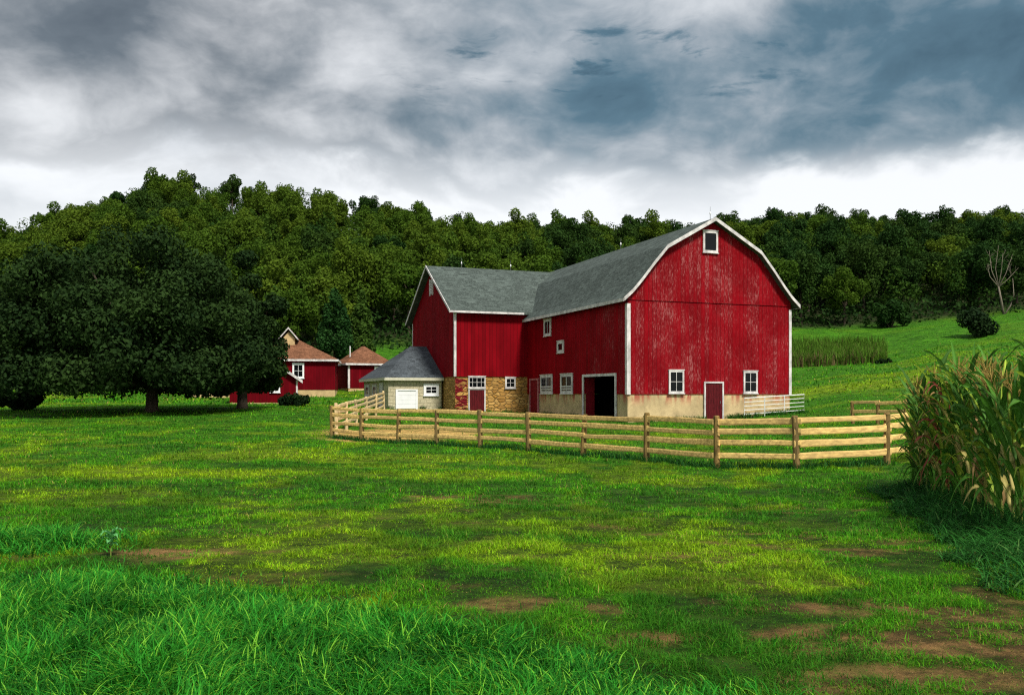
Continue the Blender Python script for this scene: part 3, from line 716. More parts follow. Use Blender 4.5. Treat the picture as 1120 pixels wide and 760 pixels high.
# lightning rods with glass balls
for (lx, ly, lz) in ((cx, .2, prof[5][1]), (cx, 11.5, prof[5][1]), (X0 + 2.4, YR, ER), (X0 + 6.5, YR, ER)):
    r_ = MB(); r_.tube([(lx, ly, lz - .05), (lx, ly, lz + .75)], [.02, .008], 6); rod = r_.build('lightning_rod', M['iron'], barn)
    s_ = MB(); s_.tube([(lx, ly, lz + .26), (lx, ly, lz + .30), (lx, ly, lz + .36), (lx, ly, lz + .42), (lx, ly, lz + .46)], [.015, .04, .052, .04, .015], 8); s_.build('glass_ball', M['bright'], rod)

# ------------------------------------------------------------------ stone milk house against the wing
mh = empty('milk_house', BARN_P, BARN_A)
tag(mh, 'small tan stone outbuilding with hipped grey roof and white garage door', 'outbuilding')
MX0, MX1, MY0, MY1 = -9.65, X0 - .09, 18.3, 27.3; ME = 2.72
b_ = MB(); b_.box((MX0, MY0, -.4), (MX1, MY1, ME)); b_.build('wall', M['milkstone'], mh)
o = .34; ax0, ay0, ay1 = MX0 - o, MY0 - o, MY1 + o; RZ = 5.35; RX = -6.85; RY = 22.9; xr = X0 - .004; ez = ME + .09
b_ = MB(); b_.add([(ax0, ay0, ez), (xr, ay0, ez), (xr, RY, RZ), (RX, RY, RZ), (ax0, ay1, ez), (xr, ay1, ez), (ax0, ay0, ez - .08), (xr, ay0, ez - .08), (ax0, ay1, ez - .08), (xr, ay1, ez - .08)],
     [(0, 1, 2, 3), (0, 3, 4), (3, 2, 5, 4), (1, 5, 2), (6, 8, 9, 7), (0, 6, 7, 1), (0, 4, 8, 6), (4, 5, 9, 8), (1, 7, 9, 5)]); b_.build('roof', M['grey_roof'], mh)
b_ = MB(); b_.box((ax0 + .02, ay0 - .02, ez - .22), (xr, ay0 + .004, ez - .015)); b_.box((ax0 - .02, ay0 + .005, ez - .22), (ax0 + .018, ay1, ez - .015)); b_.build('fascia', simple('cream paint', (.55, .52, .40), .6, .1), mh)
b_ = MB()
for i in range(4): b_.box((-8.98, MY0 - .045, .55 + i * .325), (-7.62, MY0 - .004, .55 + i * .325 + .318))
gd = b_.build('garage_door', M['bright'], mh)
b_ = MB(); b_.box((-9.12, MY0 - .09, .4), (-8.985, MY0 - .003, 1.96)); b_.box((-7.615, MY0 - .09, .4), (-7.48, MY0 - .003, 1.96)); b_.box((-8.985, MY0 - .09, 1.855), (-7.615, MY0 - .003, 1.96)); b_.build('door_frame', M['bright'], gd)
window(mh, 'x', -7.03, -5.88, 1.50, 2.32, MY0, (1, 1), .19, m_='bright')
for (u0, u1) in ((6.7, 8.2), (3.96, 5.42)): window(mh, 'y', MY0 + u0, MY0 + u1, 1.45, 2.3, MX0, (1, 1), .14)
door(mh, 'y', MY0 + 1.6, MY0 + 2.8, .4, 2.45, MX0, 'white', .12)

# ------------------------------------------------------------------ red outbuildings
def hip_house(name, label, ox, oy, rz, w, d, gz, wall_h, base_h, roof_h, inset, over=.35):
    r = empty(name, (ox, oy, gz), rz); tag(r, label, 'outbuilding')
    MB().box((0, 0, -1.2), (w, d, base_h)).build('base', M['tanbase'], r)
    b = MB(); b.box((-.03, -.03, base_h + .003), (w + .03, d + .03, wall_h)); b.build('wall', M['outred'], r)
    e = over; z = wall_h + .06; b = MB()
    b.add([(-e, -e, z), (w + e, -e, z), (w + e, d + e, z), (-e, d + e, z), (inset, d / 2, z + roof_h), (w - inset, d / 2, z + roof_h), (-e, -e, z - .05), (w + e, -e, z - .05), (w + e, d + e, z - .05), (-e, d + e, z - .05)],
          [(0, 1, 5, 4), (1, 2, 5), (2, 3, 4, 5), (3, 0, 4), (6, 9, 8, 7), (0, 6, 7, 1), (1, 7, 8, 2), (2, 8, 9, 3), (3, 9, 6, 0)])
    rf = b.build('roof', M['brown_roof'], r)
    b = MB(); b.box((-e, -e - .03, z - .19), (w + e, -e - .002, z + .01)); b.box((w + e + .002, -e - .03, z - .19), (w + e + .03, d + e, z + .01)); b.box((-e - .03, -e - .03, z - .19), (-e - .002, d + e, z + .01)); b.build('fascia', M['white'], r)
    return r, rf, z
YA = 85.0
xa1 = wx(366, YA); xa0 = wx(214, YA)
xa0 += .1
A, Arf, az = hip_house('farm_building', 'long red farm building with brown roof, tan base and gabled dormer', xa0, YA - 1.2, math.radians(9), (xa1 - xa0) * 1.0, 7.2, 1.30, 3.62, .72, 2.05, 3.6)
window(A, 'x', wx(320.5, YA) - xa0, wx(333, YA) - xa0, 1.85, 3.28, -.034, (1, 1), .16, m_='bright')
cxx = wx(322, YA + 3) - xa0                      # cupola on the ridge
b_ = MB(); b_.box((cxx - .6, 2.6, az + 1.2), (cxx + .6, 4.6, az + 2.2)); b_.prism([(cxx - .6, 2.6, az + 2.202), (cxx + .6, 2.6, az + 2.202), (cxx, 2.6, az + 2.85)], (0, 2.0, 0)); cu = b_.build('dormer', M['tanbase'], A)
b_ = MB()
for s_ in (-1, 1): b_.prism([(cxx, 2.35, az + 3.25), (cxx + s_ * .95, 2.35, az + 2.12), (cxx + s_ * .95, 2.35, az + 2.02), (cxx, 2.35, az + 3.12)], (0, 2.5, 0))
b_.build('dormer_roof', M['brown_roof'], cu)
b_ = MB()
for s_ in (-1, 1): b_.prism([(cxx, 2.28, az + 3.30), (cxx + s_ * .98, 2.28, az + 2.13), (cxx + s_ * .98, 2.28, az + 1.97), (cxx, 2.28, az + 3.12)], (0, .06, 0))
b_.build('dormer_rake', M['white'], cu)
YB = 92.0
xb = wx(381, YB)
Bh, Brf, bz = hip_house('farm_outbuilding', 'small red outbuilding with brown hipped roof and thin roof pipe', xb, YB, math.radians(25), 4.6, 5.2, H(xb, YB) - .2, 3.1, .55, 1.95, 2.15)
MB().box((-.06, -.06, .55), (.16, -.032, 3.05)).build('corner_board', M['white'], Bh)
window(Bh, 'x', 2.8, 3.6, 1.9, 2.8, -.034, (1, 1), .14, m_='bright')
MB().tube([(.6, 1.6, bz + .6), (.6, 1.6, bz + 1.9)], .06, 8).build('roof_pipe', M['gate'], Bh)
# near shed beside the big tree
YC = 68.0; xr_ = wx(325.5, YC); rz_ = 3.65; 
xc = wx(290, YC); xl_ = 2 * xc - xr_; g0 = H(xr_, YC) - .15
ws0 = xr_ - xl_; th_ = math.radians(15)
S = empty('shed', (xr_ - ws0 * math.cos(th_), YC - ws0 * math.sin(th_), g0), th_); tag(S, 'low red gabled shed half hidden behind the big dark tree', 'shed')
ws = xr_ - xl_; ze = 2.05; zr = ze + 1.75
MB().box((0.02, 0.02, -.8), (ws - .02, 6, .28)).build('base', M['tanbase'], S)
b_ = MB(); b_.prism([(0, 0, .283), (ws, 0, .283), (ws, 0, ze), (ws / 2, 0, zr), (0, 0, ze)], (0, 6, 0)); b_.build('wall', M['outred'], S)
b_ = MB(); sl = (zr - ze) / (ws / 2)
for s_ in (-1, 1):
    xe = ws / 2 + s_ * (ws / 2 + .35); zz = ze - .35 * sl
    b_.prism([(ws / 2, -.3, zr + .16), (xe, -.3, zz + .16), (xe, -.3, zz + .05), (ws / 2, -.3, zr + .05)], (0, 6.6, 0))
b_.build('roof', M['brown_roof'], S)
b_ = MB()
for s_ in (-1, 1):
    xe = ws / 2 + s_ * (ws / 2 + .37); zz = ze - .37 * sl
    b_.prism([(ws / 2, -.36, zr + .19), (xe, -.36, zz + .19), (xe, -.36, zz - .04), (ws / 2, -.36, zr - .04)], (0, .057, 0))
b_.build('rake_board', M['white'], S)
MB().box((ws - .12, -.03, .28), (ws + .02, -.003, ze - .05)).build('corner_board', M['white'], S)
window(S, 'x', wx(296.5, YC) - xl_, wx(307, YC) - xl_, 1.05, 1.85, 0, (1, 0), .12, m_='bright')

# ------------------------------------------------------------------ fences
def fence_run(root, pts, hts, rails, pm, rm, pr=.085, skip_rails=(), hpost=1.3, rw=.055, rh=.145):
    for i, (x, y) in enumerate(pts):
        z = H(x, y); tilt = random.uniform(-.06, .06); h = hpost + random.uniform(-.04, .07)
        b = MB(); b.tube([(x, y, z - .3), (x + tilt * .3, y, z + .35), (x + tilt * .7, y, z + h * .7), (x + tilt, y, z + h - .03), (x + tilt, y, z + h)],
                         [pr * 1.1, pr * random.uniform(.95, 1.1), pr * random.uniform(.9, 1.05), pr * .95, pr * .75], 9)
        b.build('post', M[pm], root, smooth=False)
    for i, ((xa, ya), (xb_, yb)) in enumerate(zip(pts[:-1], pts[1:])):
        za, zb_ = H(xa, ya), H(xb_, yb); d = Vector((xb_ - xa, yb - ya, 0)).normalized()
        for h in rails:
            j0, j1 = random.uniform(-.035, .035), random.uniform(-.035, .035)
            n_ = Vector((d.y, -d.x, 0));
            if n_.y > 0: n_ = -n_
            off = n_ * .015
            p = Vector((xa, ya, za + h + j0)) - d * .10 + off; q_ = Vector((xb_, yb, zb_ + h + j1)) + d * .10 + off
            k = random.uniform(-.01, .01); p += n_ * k; q_ -= n_ * k
            b = MB(); b.bar(p, q_, rw * 1.35, rh * random.uniform(.88, 1.12), jit=.09); b.build('rail', M[rm], root)
fen = empty('rail_fence', (0, 0, 0)); tag(fen, 'four-rail wooden fence with round posts curving across the yard front', 'fence')
fence_run(fen, [(wx(1062, 23.2), 23.2)] + FENCE, None, (1.19, .92, .63, .33), 'post', 'rail')
fs = empty('yard_fence', (0, 0, 0)); tag(fs, 'pale wooden side fence running back toward the stone outbuilding', 'fence')
SP = [(wx(368, 38.0), 38.0), (wx(379, 41.2), 41.2), (wx(390, 45), 45), (wx(401, 49.5), 49.5), (wx(411, 54.5), 54.5), (wx(420, 60), 60)]
fence_run(fs, SP, None, (1.22, .95, .66, .36), 'side_rail', 'side_rail', .08)
ff = empty('far_fence', (0, 0, 0)); tag(ff, 'short weathered rail fence on the grass behind the corn end', 'fence')
fence_run(ff, [(wx(933, 39), 39), (wx(960, 38), 38), (wx(990, 37), 37), (wx(1022, 36), 36)], None, (.95, .55), 'post', 'rail', .08, hpost=1.02)

# pale tube gate leaning by the gable end
gt = empty('tube_gate', (0, 0, 0)); gt.parent = None
gt.location = BARN_P; gt.rotation_euler = (0, 0, BARN_A); tag(gt, 'pale tubular metal farm gate standing at the right end of the barn', 'gate')
gx0, gx1 = 7.35, 11.65; gyy = -.75
zg0, zg1 = .18, .40; 
def gz(x): return zg0 + (zg1 - zg0) * (x - gx0) / (gx1 - gx0)
hg = 1.18
b_ = MB(); b_.tube([(gx0, gyy, gz(gx0)), (gx0, gyy, gz(gx0) + hg), (gx1, gyy, gz(gx1) + hg), (gx1, gyy, gz(gx1)), (gx0, gyy, gz(gx0))], .032, 8); b_.build('frame', M['gate'], gt)
for i in range(4):
    h = hg * (i + 1) / 5
    b_ = MB(); b_.tube([(gx0, gyy, gz(gx0) + h), (gx1, gyy, gz(gx1) + h)], .022, 8); b_.build('bar', M['gate'], gt)
for t in (.33, .66):
    x = gx0 + (gx1 - gx0) * t; b_ = MB(); b_.tube([(x, gyy - .03, gz(x)), (x, gyy - .03, gz(x) + hg)], .026, 8); b_.build('brace', M['gate'], gt)

# ------------------------------------------------------------------ trees
def leaf_cloud(cent, size, nrm, rs):
    """rhombic leaf sprays at cent facing nrm"""
    n = len(cent); r = rs.normal(size=(n, 3)); a = np.cross(nrm, r); a /= np.linalg.norm(a, axis=1, keepdims=True) + 1e-9
    b = np.cross(nrm, a); b /= np.linalg.norm(b, axis=1, keepdims=True) + 1e-9
    s = size[:, None]; asp = rs.uniform(.45, .8, n)[:, None]
    V = np.stack([cent - a * s * .5, cent + b * s * .5 * asp + nrm * s * .06, cent + a * s * .55 - nrm * s * .1, cent - b * s * .5 * asp + nrm * s * .06], 1)
    return V.reshape(-1, 3)
def crown_mesh(name, lobes, nleaf, lsize, m, rs, shell=(.72, 1.08), out_bias=1.0, fill=.12, squash=1.0):
    L_ = np.array(lobes); w = L_[:, 3] ** 2; w /= w.sum()
    k = rs.choice(len(L_), nleaf, p=w)
    d = rs.normal(size=(nleaf, 3)); d /= np.linalg.norm(d, axis=1, keepdims=True)
    rr = rs.uniform(shell[0], shell[1], nleaf); inn = rs.random(nleaf) < fill; rr[inn] = rs.uniform(.2, .8, inn.sum())
    nb = vnoise(d[:, 0] * 3 + k * 7.3, d[:, 1] * 3 + d[:, 2] * 2.3, 5); rr *= .82 + .36 * nb
    ce = L_[k, :3] + d * (L_[k, 3] * rr)[:, None] * np.array([1, 1, squash])
    nr = d * out_bias + rs.normal(0, .75, (nleaf, 3)); nr[:, 2] += .25; nr /= np.linalg.norm(nr, axis=1, keepdims=True)
    sz = lsize * rs.uniform(.55, 1.35, nleaf)
    co = leaf_cloud(ce, sz, nr, rs)
    var = np.repeat(np.clip(.5 + rs.normal(0, .15, nleaf) + (vnoise(k * 3.7, k * 1.3, 8) - .5) * .8, 0, 1), 4)
    lo = np.arange(nleaf * 4); o = npmesh(name, co, lo, np.arange(nleaf) * 4, m, None, None, var)
    C.objects.unlink(o); return o
def trunk_mb(h, r, lean, limbs, rs, spread):
    b = MB(); pts = []; rad = []
    for i in range(6):
        t = i / 5; pts.append((lean[0] * t * t, lean[1] * t * t, -.4 + (h + .4) * t)); rad.append(r * (1.35 if i == 0 else (1.05 - .45 * t)))
    b.tube(pts, rad, 9)
    for (ex, ey, ez) in limbs:
        t0 = rs.uniform(.55, 1.0); s = Vector(pts[-1]) * 1.0; s = Vector((lean[0] * t0 * t0, lean[1] * t0 * t0, h * t0))
        e = Vector((ex, ey, ez)); md = s.lerp(e, .5) + Vector((0, 0, -.08 * (e - s).length)); b.tube([s, md, e], [r * .5, r * .32, r * .10], 6)
    return b
def make_tree_proto(kind, seed, h, cw, nl, leaves, ls, mname, trunk_frac=.3, rr=(.26, .40), flat=1.0, bark='bark', tr=.22):
    rs = np.random.default_rng(seed); lob = []
    ch = h * (1 - trunk_frac); zc = h * trunk_frac + ch * .48
    for i in range(nl):
        d = rs.normal(size=3); d /= np.linalg.norm(d); q_ = rs.uniform(.25, .78)
        rl = rs.uniform(*rr) * cw * .5
        lob.append((d[0] * q_ * cw * .5, d[1] * q_ * cw * .5, zc + d[2] * q_ * ch * .52 * flat, rl))
    cr = crown_mesh('crown', lob, leaves, ls, M[mname], rs)
    limbs = [(l[0] * .7, l[1] * .7, l[2]) for l in lob[:7]]
    tm = trunk_mb(zc * .9, tr, (rs.uniform(-.3, .3), rs.uniform(-.3, .3)), limbs, rs, cw)
    me = bpy.data.meshes.new('trunk'); me.from_pydata(tm.v, [], tm.f); me.materials.append(M[bark])
    return cr.data, me
def place_tree(name, protos, x, y, s, rz, label, cat, group=None, zoff=0, sz=None):
    e = empty(name, (x, y, H(x, y) - .1 + zoff), rz); e.scale = (s, s, sz or s); tag(e, label, cat, group)
    t = bpy.data.objects.new('trunk', protos[1]); link(t, e); c_ = bpy.data.objects.new('crown', protos[0]); link(c_, e)
    return e
FP = [make_tree_proto('f', 100 + i, random.uniform(10.5, 13), random.uniform(8.2, 10), random.randint(26, 36), 7600, .46, 'leaf_forest', .22, (.18, .34)) for i in range(6)]
DP = [make_tree_proto('d', 200 + i, random.uniform(11, 14), random.uniform(8.2, 9.8), random.randint(26, 36), 7600, .45, 'leaf_dark', .22, (.18, .34)) for i in range(5)]
SPK = [make_tree_proto('s', 300 + i, random.uniform(11.5, 13.5), random.uniform(6.8, 8.6), random.randint(14, 20), 4200, .46, 'leaf_dark', .34, (.18, .32)) for i in range(4)]
# the wooded hill: rows of trees following the slope
cnt = 0; spots = []
Y = 100.0; step = 9.6
k = 0
while Y < RIDGE_Y + 4:
    sx = 8.75
    xs_ = np.arange(-.70 * Y, .70 * Y, sx) + (sx / 2 if k % 2 else 0)
    for x in xs_:
        xj = x + random.uniform(-2.8, 2.8); yj = Y + random.uniform(-3.2, 3.2); p = 560 + F * xj / yj
        if p < -30 or p > 1150: continue
        if yj < wood_edge(p) + 2: continue
        spots.append((xj, yj, p))
    Y += step; k += 1
ridge = [s for s in spots if s[1] > RIDGE_Y - 8]
for (x, y, p) in spots:
    s = random.uniform(.84, 1.06)
    if y > RIDGE_Y - 8:
        place_tree('ridge_tree', random.choice(SPK), x, y, random.uniform(.66, .95), random.uniform(0, 6.28), 'open-crowned dark tree standing against the sky on the hill ridge', 'tree', 'trees along the hill ridge')
    elif p < 600:
        pr = random.choice(FP) if random.random() < .82 else random.choice(DP)
        place_tree('oak_tree', pr, x, y, s, random.uniform(0, 6.28), 'leafy olive-green tree on the high wooded hillside behind the red outbuildings', 'tree', 'trees on the high wooded hillside', 0, s * random.uniform(.9, 1.1))
    else:
        pr = random.choice(DP) if random.random() < .72 else random.choice(FP)
        place_tree('wood_tree', pr, x, y, s, random.uniform(0, 6.28), 'full-crowned green tree in the wood above the sloping field', 'tree', 'trees in the wood above the field', 0, s * random.uniform(.9, 1.1))
# undergrowth between and under the trees
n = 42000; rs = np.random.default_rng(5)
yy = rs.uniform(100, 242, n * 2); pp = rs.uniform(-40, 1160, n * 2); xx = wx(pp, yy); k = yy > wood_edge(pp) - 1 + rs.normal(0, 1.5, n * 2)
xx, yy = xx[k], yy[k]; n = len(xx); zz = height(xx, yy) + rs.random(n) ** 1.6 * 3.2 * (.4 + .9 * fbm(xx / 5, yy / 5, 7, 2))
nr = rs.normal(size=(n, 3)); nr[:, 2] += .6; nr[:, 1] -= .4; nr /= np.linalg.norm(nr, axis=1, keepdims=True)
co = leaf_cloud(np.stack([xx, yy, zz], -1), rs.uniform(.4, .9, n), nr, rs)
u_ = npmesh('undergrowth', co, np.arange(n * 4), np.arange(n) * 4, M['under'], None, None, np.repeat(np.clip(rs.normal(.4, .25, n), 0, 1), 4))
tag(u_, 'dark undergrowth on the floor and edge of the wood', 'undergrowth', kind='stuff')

# the smaller trees filling the wood behind and between them: one mass
rs = np.random.default_rng(12); Vs = []; vr = []
Yk = 118.0
while Yk < 246:
    for x in np.arange(-.66 * Yk, .66 * Yk, 7.0):
        xj = x + rs.uniform(-2.5, 2.5); yj = Yk + rs.uniform(-2.5, 2.5); p = 560 + F * xj / yj
        if p < -60 or p > 1180 or yj < wood_edge(p) + 7: continue
        g0 = H(xj, yj); hh = rs.uniform(6.5, 9.0); m_ = 800; kk = rs.integers(0, 9, m_)
        lc = rs.normal(size=(9, 3)) * np.array([1.5, 1.5, 1.7]) + np.array([0, 0, hh * .6]); lr = rs.uniform(1.1, 1.9, 9)
        d = rs.normal(size=(m_, 3)); d /= np.linalg.norm(d, axis=1, keepdims=True)
        ce = lc[kk] + d * (lr[kk] * rs.uniform(.7, 1.1, m_))[:, None]; nr = d + rs.normal(0, .7, (m_, 3)); nr[:, 2] += .25; nr /= np.linalg.norm(nr, axis=1, keepdims=True)
        Vs.append(leaf_cloud(ce + np.array([xj, yj, g0]), rs.uniform(.35, .7, m_), nr, rs)); vr.append(np.repeat(np.clip(rs.normal(.45, .15, m_) + rs.uniform(-.35, .3) - (.25 if p > 620 else 0), 0, 1), 4))
    Yk += 8.0
Vs = np.concatenate(Vs); vr = np.concatenate(vr); n = len(Vs) // 4
M['leaf_mass'] = leafmat('woodland foliage', ((.020, .055, .007), (.082, .142, .012)), .25)
tag(npmesh('woodland', Vs, np.arange(n * 4), np.arange(n) * 4, M['leaf_mass'], None, None, vr), 'dense mass of smaller trees closing the gaps in the hillside wood', 'woodland', kind='stuff')

# big shade tree in the pasture (two of them, crowns touching)
def big_tree(px_, Y, crown_px, top_px, bot_px, seed, label, nl, leaves, tr, lsz=.30):
    rs = np.random.default_rng(seed); x = wx(px_, Y); z = H(x, Y)
    e = empty('shade_tree', (x, Y, z)); tag(e, label, 'tree')
    xl, xr2 = wx(crown_px[0], Y) - x, wx(crown_px[1], Y) - x; cxx_ = (xl + xr2) / 2; hw = (xr2 - xl) / 2
    zt = EYE + (HOR - top_px) * Y / F - z; zb2 = EYE + (HOR - bot_px) * Y / F - z
    lob = []
    for i in range(nl):
        a = rs.uniform(0, 2 * math.pi); q_ = math.sqrt(rs.random()) * .90; t = rs.random()
        # dome: wide and flat at the bottom, rounded on top
        rl = rs.uniform(.08, .135) * hw + .3
        zmax = zb2 + (zt - zb2) * math.sqrt(max(0, 1 - (q_ * .92) ** 2.2)) - rl * .8
        zl = zb2 + rl * .75 + (max(zmax, zb2 + rl * .8) - zb2 - rl * .75) * (t ** 1.25)
        lob.append((cxx_ + math.cos(a) * q_ * hw, math.sin(a) * q_ * hw * .8, zl, rl))
    c_ = crown_mesh('crown', lob, leaves, lsz, M['leaf_big'], rs, (.7, 1.1), 1.0, .1, .8); link(c_, e)
    limbs = [(l[0] * .8, l[1] * .8, l[2]) for l in lob[:26]]
    trunk_mb(zb2 + 2.2, tr, (.1, 0), limbs, rs, hw).build('trunk', M['bark'], e, True)
    return e
big_tree(166, 50, (-24, 292), 244, 433, 3, 'huge dark spreading shade tree with a short thick trunk', 250, 160000, .36, .22)
big_tree(265, 55, (186, 313), 268, 433, 9, 'dark shade tree whose crown touches the red shed', 100, 60000, .34, .22)

# dark cedar and pale tree behind the outbuildings
def cone_tree(name, label, cat, px_, Y, wpx, top, mname, leaves, seed, ls, powr=1.6, bark='bark'):
    rs = np.random.default_rng(seed); x = wx(px_, Y); z = H(x, Y); e = empty(name, (x, Y, z)); tag(e, label, cat)
    h = EYE + (HOR - top) * Y / F - z; w = wpx / F * Y / 2; lob = []
    for i in range(46):
        t = rs.random(); rad = w * (1 - t ** powr) * .8; a = rs.uniform(0, 6.28); q_ = math.sqrt(rs.random())
        lob.append((math.cos(a) * rad * q_, math.sin(a) * rad * q_, .5 + (h - .9) * t, w * (.42 - .24 * t)))
    c_ = crown_mesh('crown', lob, leaves, ls, M[mname], rs, (.7, 1.05), 1, .1, 1.5); link(c_, e)
    trunk_mb(h * .5, .2, (0, 0), [], rs, w).build('trunk', M[bark], e, True)
    return e
cone_tree('cedar_tree', 'dense dark columnar cedar behind the brown-roofed outbuildings', 'tree', 366, 104, 42, 316, 'leaf_ever', 15000, 21, .34, 3.6)
cone_tree('poplar_tree', 'pale green bushy tree right beside the dark cedar', 'tree', 395, 108, 34, 318, 'leaf_light', 5200, 22, .55, 2.2)

def bush(label, px_, Y, wpx, hpx, mname, seed, n=3600, ls=.32, name='bush'):
    rs = np.random.default_rng(seed); x = wx(px_, Y); z = H(x, Y); e = empty(name, (x, Y, z)); tag(e, label, 'bush')
    w = wpx / F * Y / 2; h = hpx / F * Y; lob = []
    for i in range(16):
        a = rs.uniform(0, 6.28); q_ = math.sqrt(rs.random()) * .72; zl = h * rs.uniform(.2, .78) * math.sqrt(1 - q_ * q_ * .8)
        lob.append((math.cos(a) * q_ * w, math.sin(a) * q_ * w * .7, zl, rs.uniform(.22, .36) * min(w, h)))
    c_ = crown_mesh('foliage', lob, n, ls, M[mname], rs, (.7, 1.1), 1, .15, 1.0); link(c_, e)
    b = MB()
    for i in range(5):
        l = lob[i]; b.tube([(l[0] * .1, l[1] * .1, -.2), (l[0] * .5, l[1] * .5, l[2] * .5), (l[0], l[1], l[2])], [.06, .04, .015], 6)
    b.build('stem', M['bark'], e)
    return e
bush('low dark bush under the left side of the big shade tree', 22, 54, 74, 26, 'leaf_bush', 31, 5200, .25)
bush('small dark bush in front of the red shed', 322, 62, 36, 16, 'leaf_bush', 32, 2600, .18)
bush('lone rounded dark bush on the sloping field below the wood', 1071, 119, 56, 34, 'leaf_bush', 33, 4600, .40)
bush('dark rounded shrub at the wood edge above the far corn', 975, 143, 44, 34, 'leaf_dark', 34, 3200, .5)
bush('small low brush patch on the grass below the far corn', 968, 103, 26, 5, 'leaf_bush', 35, 900, .25)

# dead pale tree at the edge of the wood
rs = np.random.default_rng(77); dx, dy = wx(1098, 147), 147; dz = H(dx, dy)
dt = empty('dead_tree', (dx, dy, dz)); tag(dt, 'bare bleached dead tree at the edge of the wood', 'tree')
b_ = MB(); b_.tube([(0, 0, -.3), (-.5, 0, 2.5), (-.9, 0, 4.6)], [.2, .16, .13], 8); b_.tube([(0, 0, -.3), (1.1, 0, 1.4), (1.8, .2, 3.2), (1.6, .2, 6)], [.15, .12, .08, .03], 7); b_.build('trunk', M['palebark'], dt, True)
b_ = MB()
for (ex, ez, mx) in ((-2.4, 10.6, -1.9), (-1.2, 11.4, -1.2), (-.2, 10.2, -.3), (1.1, 9.4, .3), (-3.0, 8.4, -2.2), (2.0, 7.6, .9)):
    p0 = Vector((-.9, 0, 4.5)); p1 = Vector((mx, rs.uniform(-.5, .5), 4.5 + (ez - 4.5) * .45)); p2 = Vector((ex, rs.uniform(-.8, .8), ez)); b_.tube([p0, p1, p2], [.10, .065, .02], 6)
    for q_ in range(4):
        s0 = p1.lerp(p2, rs.uniform(.1, .8)); b_.tube([s0, s0 + Vector((rs.uniform(-1, 1), rs.uniform(-.5, .5), rs.uniform(.4, 1.6)))], [.03, .01], 5)
b_.build('branch', M['palebark'], dt, True)

# ------------------------------------------------------------------ far corn patch
rs = np.random.default_rng(8); P_ = []; 
rows = np.arange(104, 124, 2.0); cc = []; xs_, ys_ = [], []
for r_ in rows:
    p0, p1 = 845, 972 - (r_ - 104) * .25 - rs.uniform(0, 3)
    n_ = int((p1 - p0) / F * r_ / .16); pp = rs.uniform(p0, p1, n_); xs_.append(wx(pp, r_)); ys_.append(np.full(n_, r_) + rs.normal(0, .18, n_))
xs_ = np.concatenate(xs_); ys_ = np.concatenate(ys_)
xs_ = np.repeat(xs_, 5) + rs.normal(0, .06, len(xs_) * 5); ys_ = np.repeat(ys_, 5)
n = len(xs_); cc = np.array([.080, .165, .016]) * rs.uniform(.5, 1.6, n)[:, None]
k = rs.random(n) < .06; cc[k] = np.array([.15, .13, .045]); front = (ys_ < 105.0) & (rs.random(n) < .3); cc[front] = np.array([.17, .12, .055])
blades('cornfield', xs_, ys_, rs.uniform(1.3, 2.3, n), rs.uniform(.07, .15, n), rs.uniform(.05, .5, n), cc, M['blade'], 'far block of green corn standing on the slope beyond the barn', 'corn', 3)

# ------------------------------------------------------------------ near corn
def strip(rs, base, az, length, width, rise, droop, col, twist=0):
    d = np.array([math.cos(az), math.sin(az), 0]); s = np.array([-math.sin(az), math.cos(az), 0]); up = np.array([0, 0, 1.])
    n = 8; V = []; 
    for k in range(n + 1):
        t = k / n; c = base + d * length * (t * .62) + up * length * (rise * t - droop * t ** 2.4)
        wv = .012 * math.sin(t * 19 + az * 5)
        w = width * (min(1, .45 + t * 4) * (1 - t ** 2.6)) + .002
        tw = twist * t; ss = s * math.cos(tw) + up * math.sin(tw)
        V += [c - ss * w / 2 + up * (w * .22 + wv), c, c + ss * w / 2 + up * (w * .22 - wv)]
    F_ = []
    for k in range(n):
        for j in range(2): a = k * 3 + j; F_.append((a, a + 1, a + 4, a + 3))
    cl4 = np.tile(col, (len(V), 1)); cl4[1::3] = cl4[1::3] * 1.5 + .02
    return np.array(V), F_, cl4
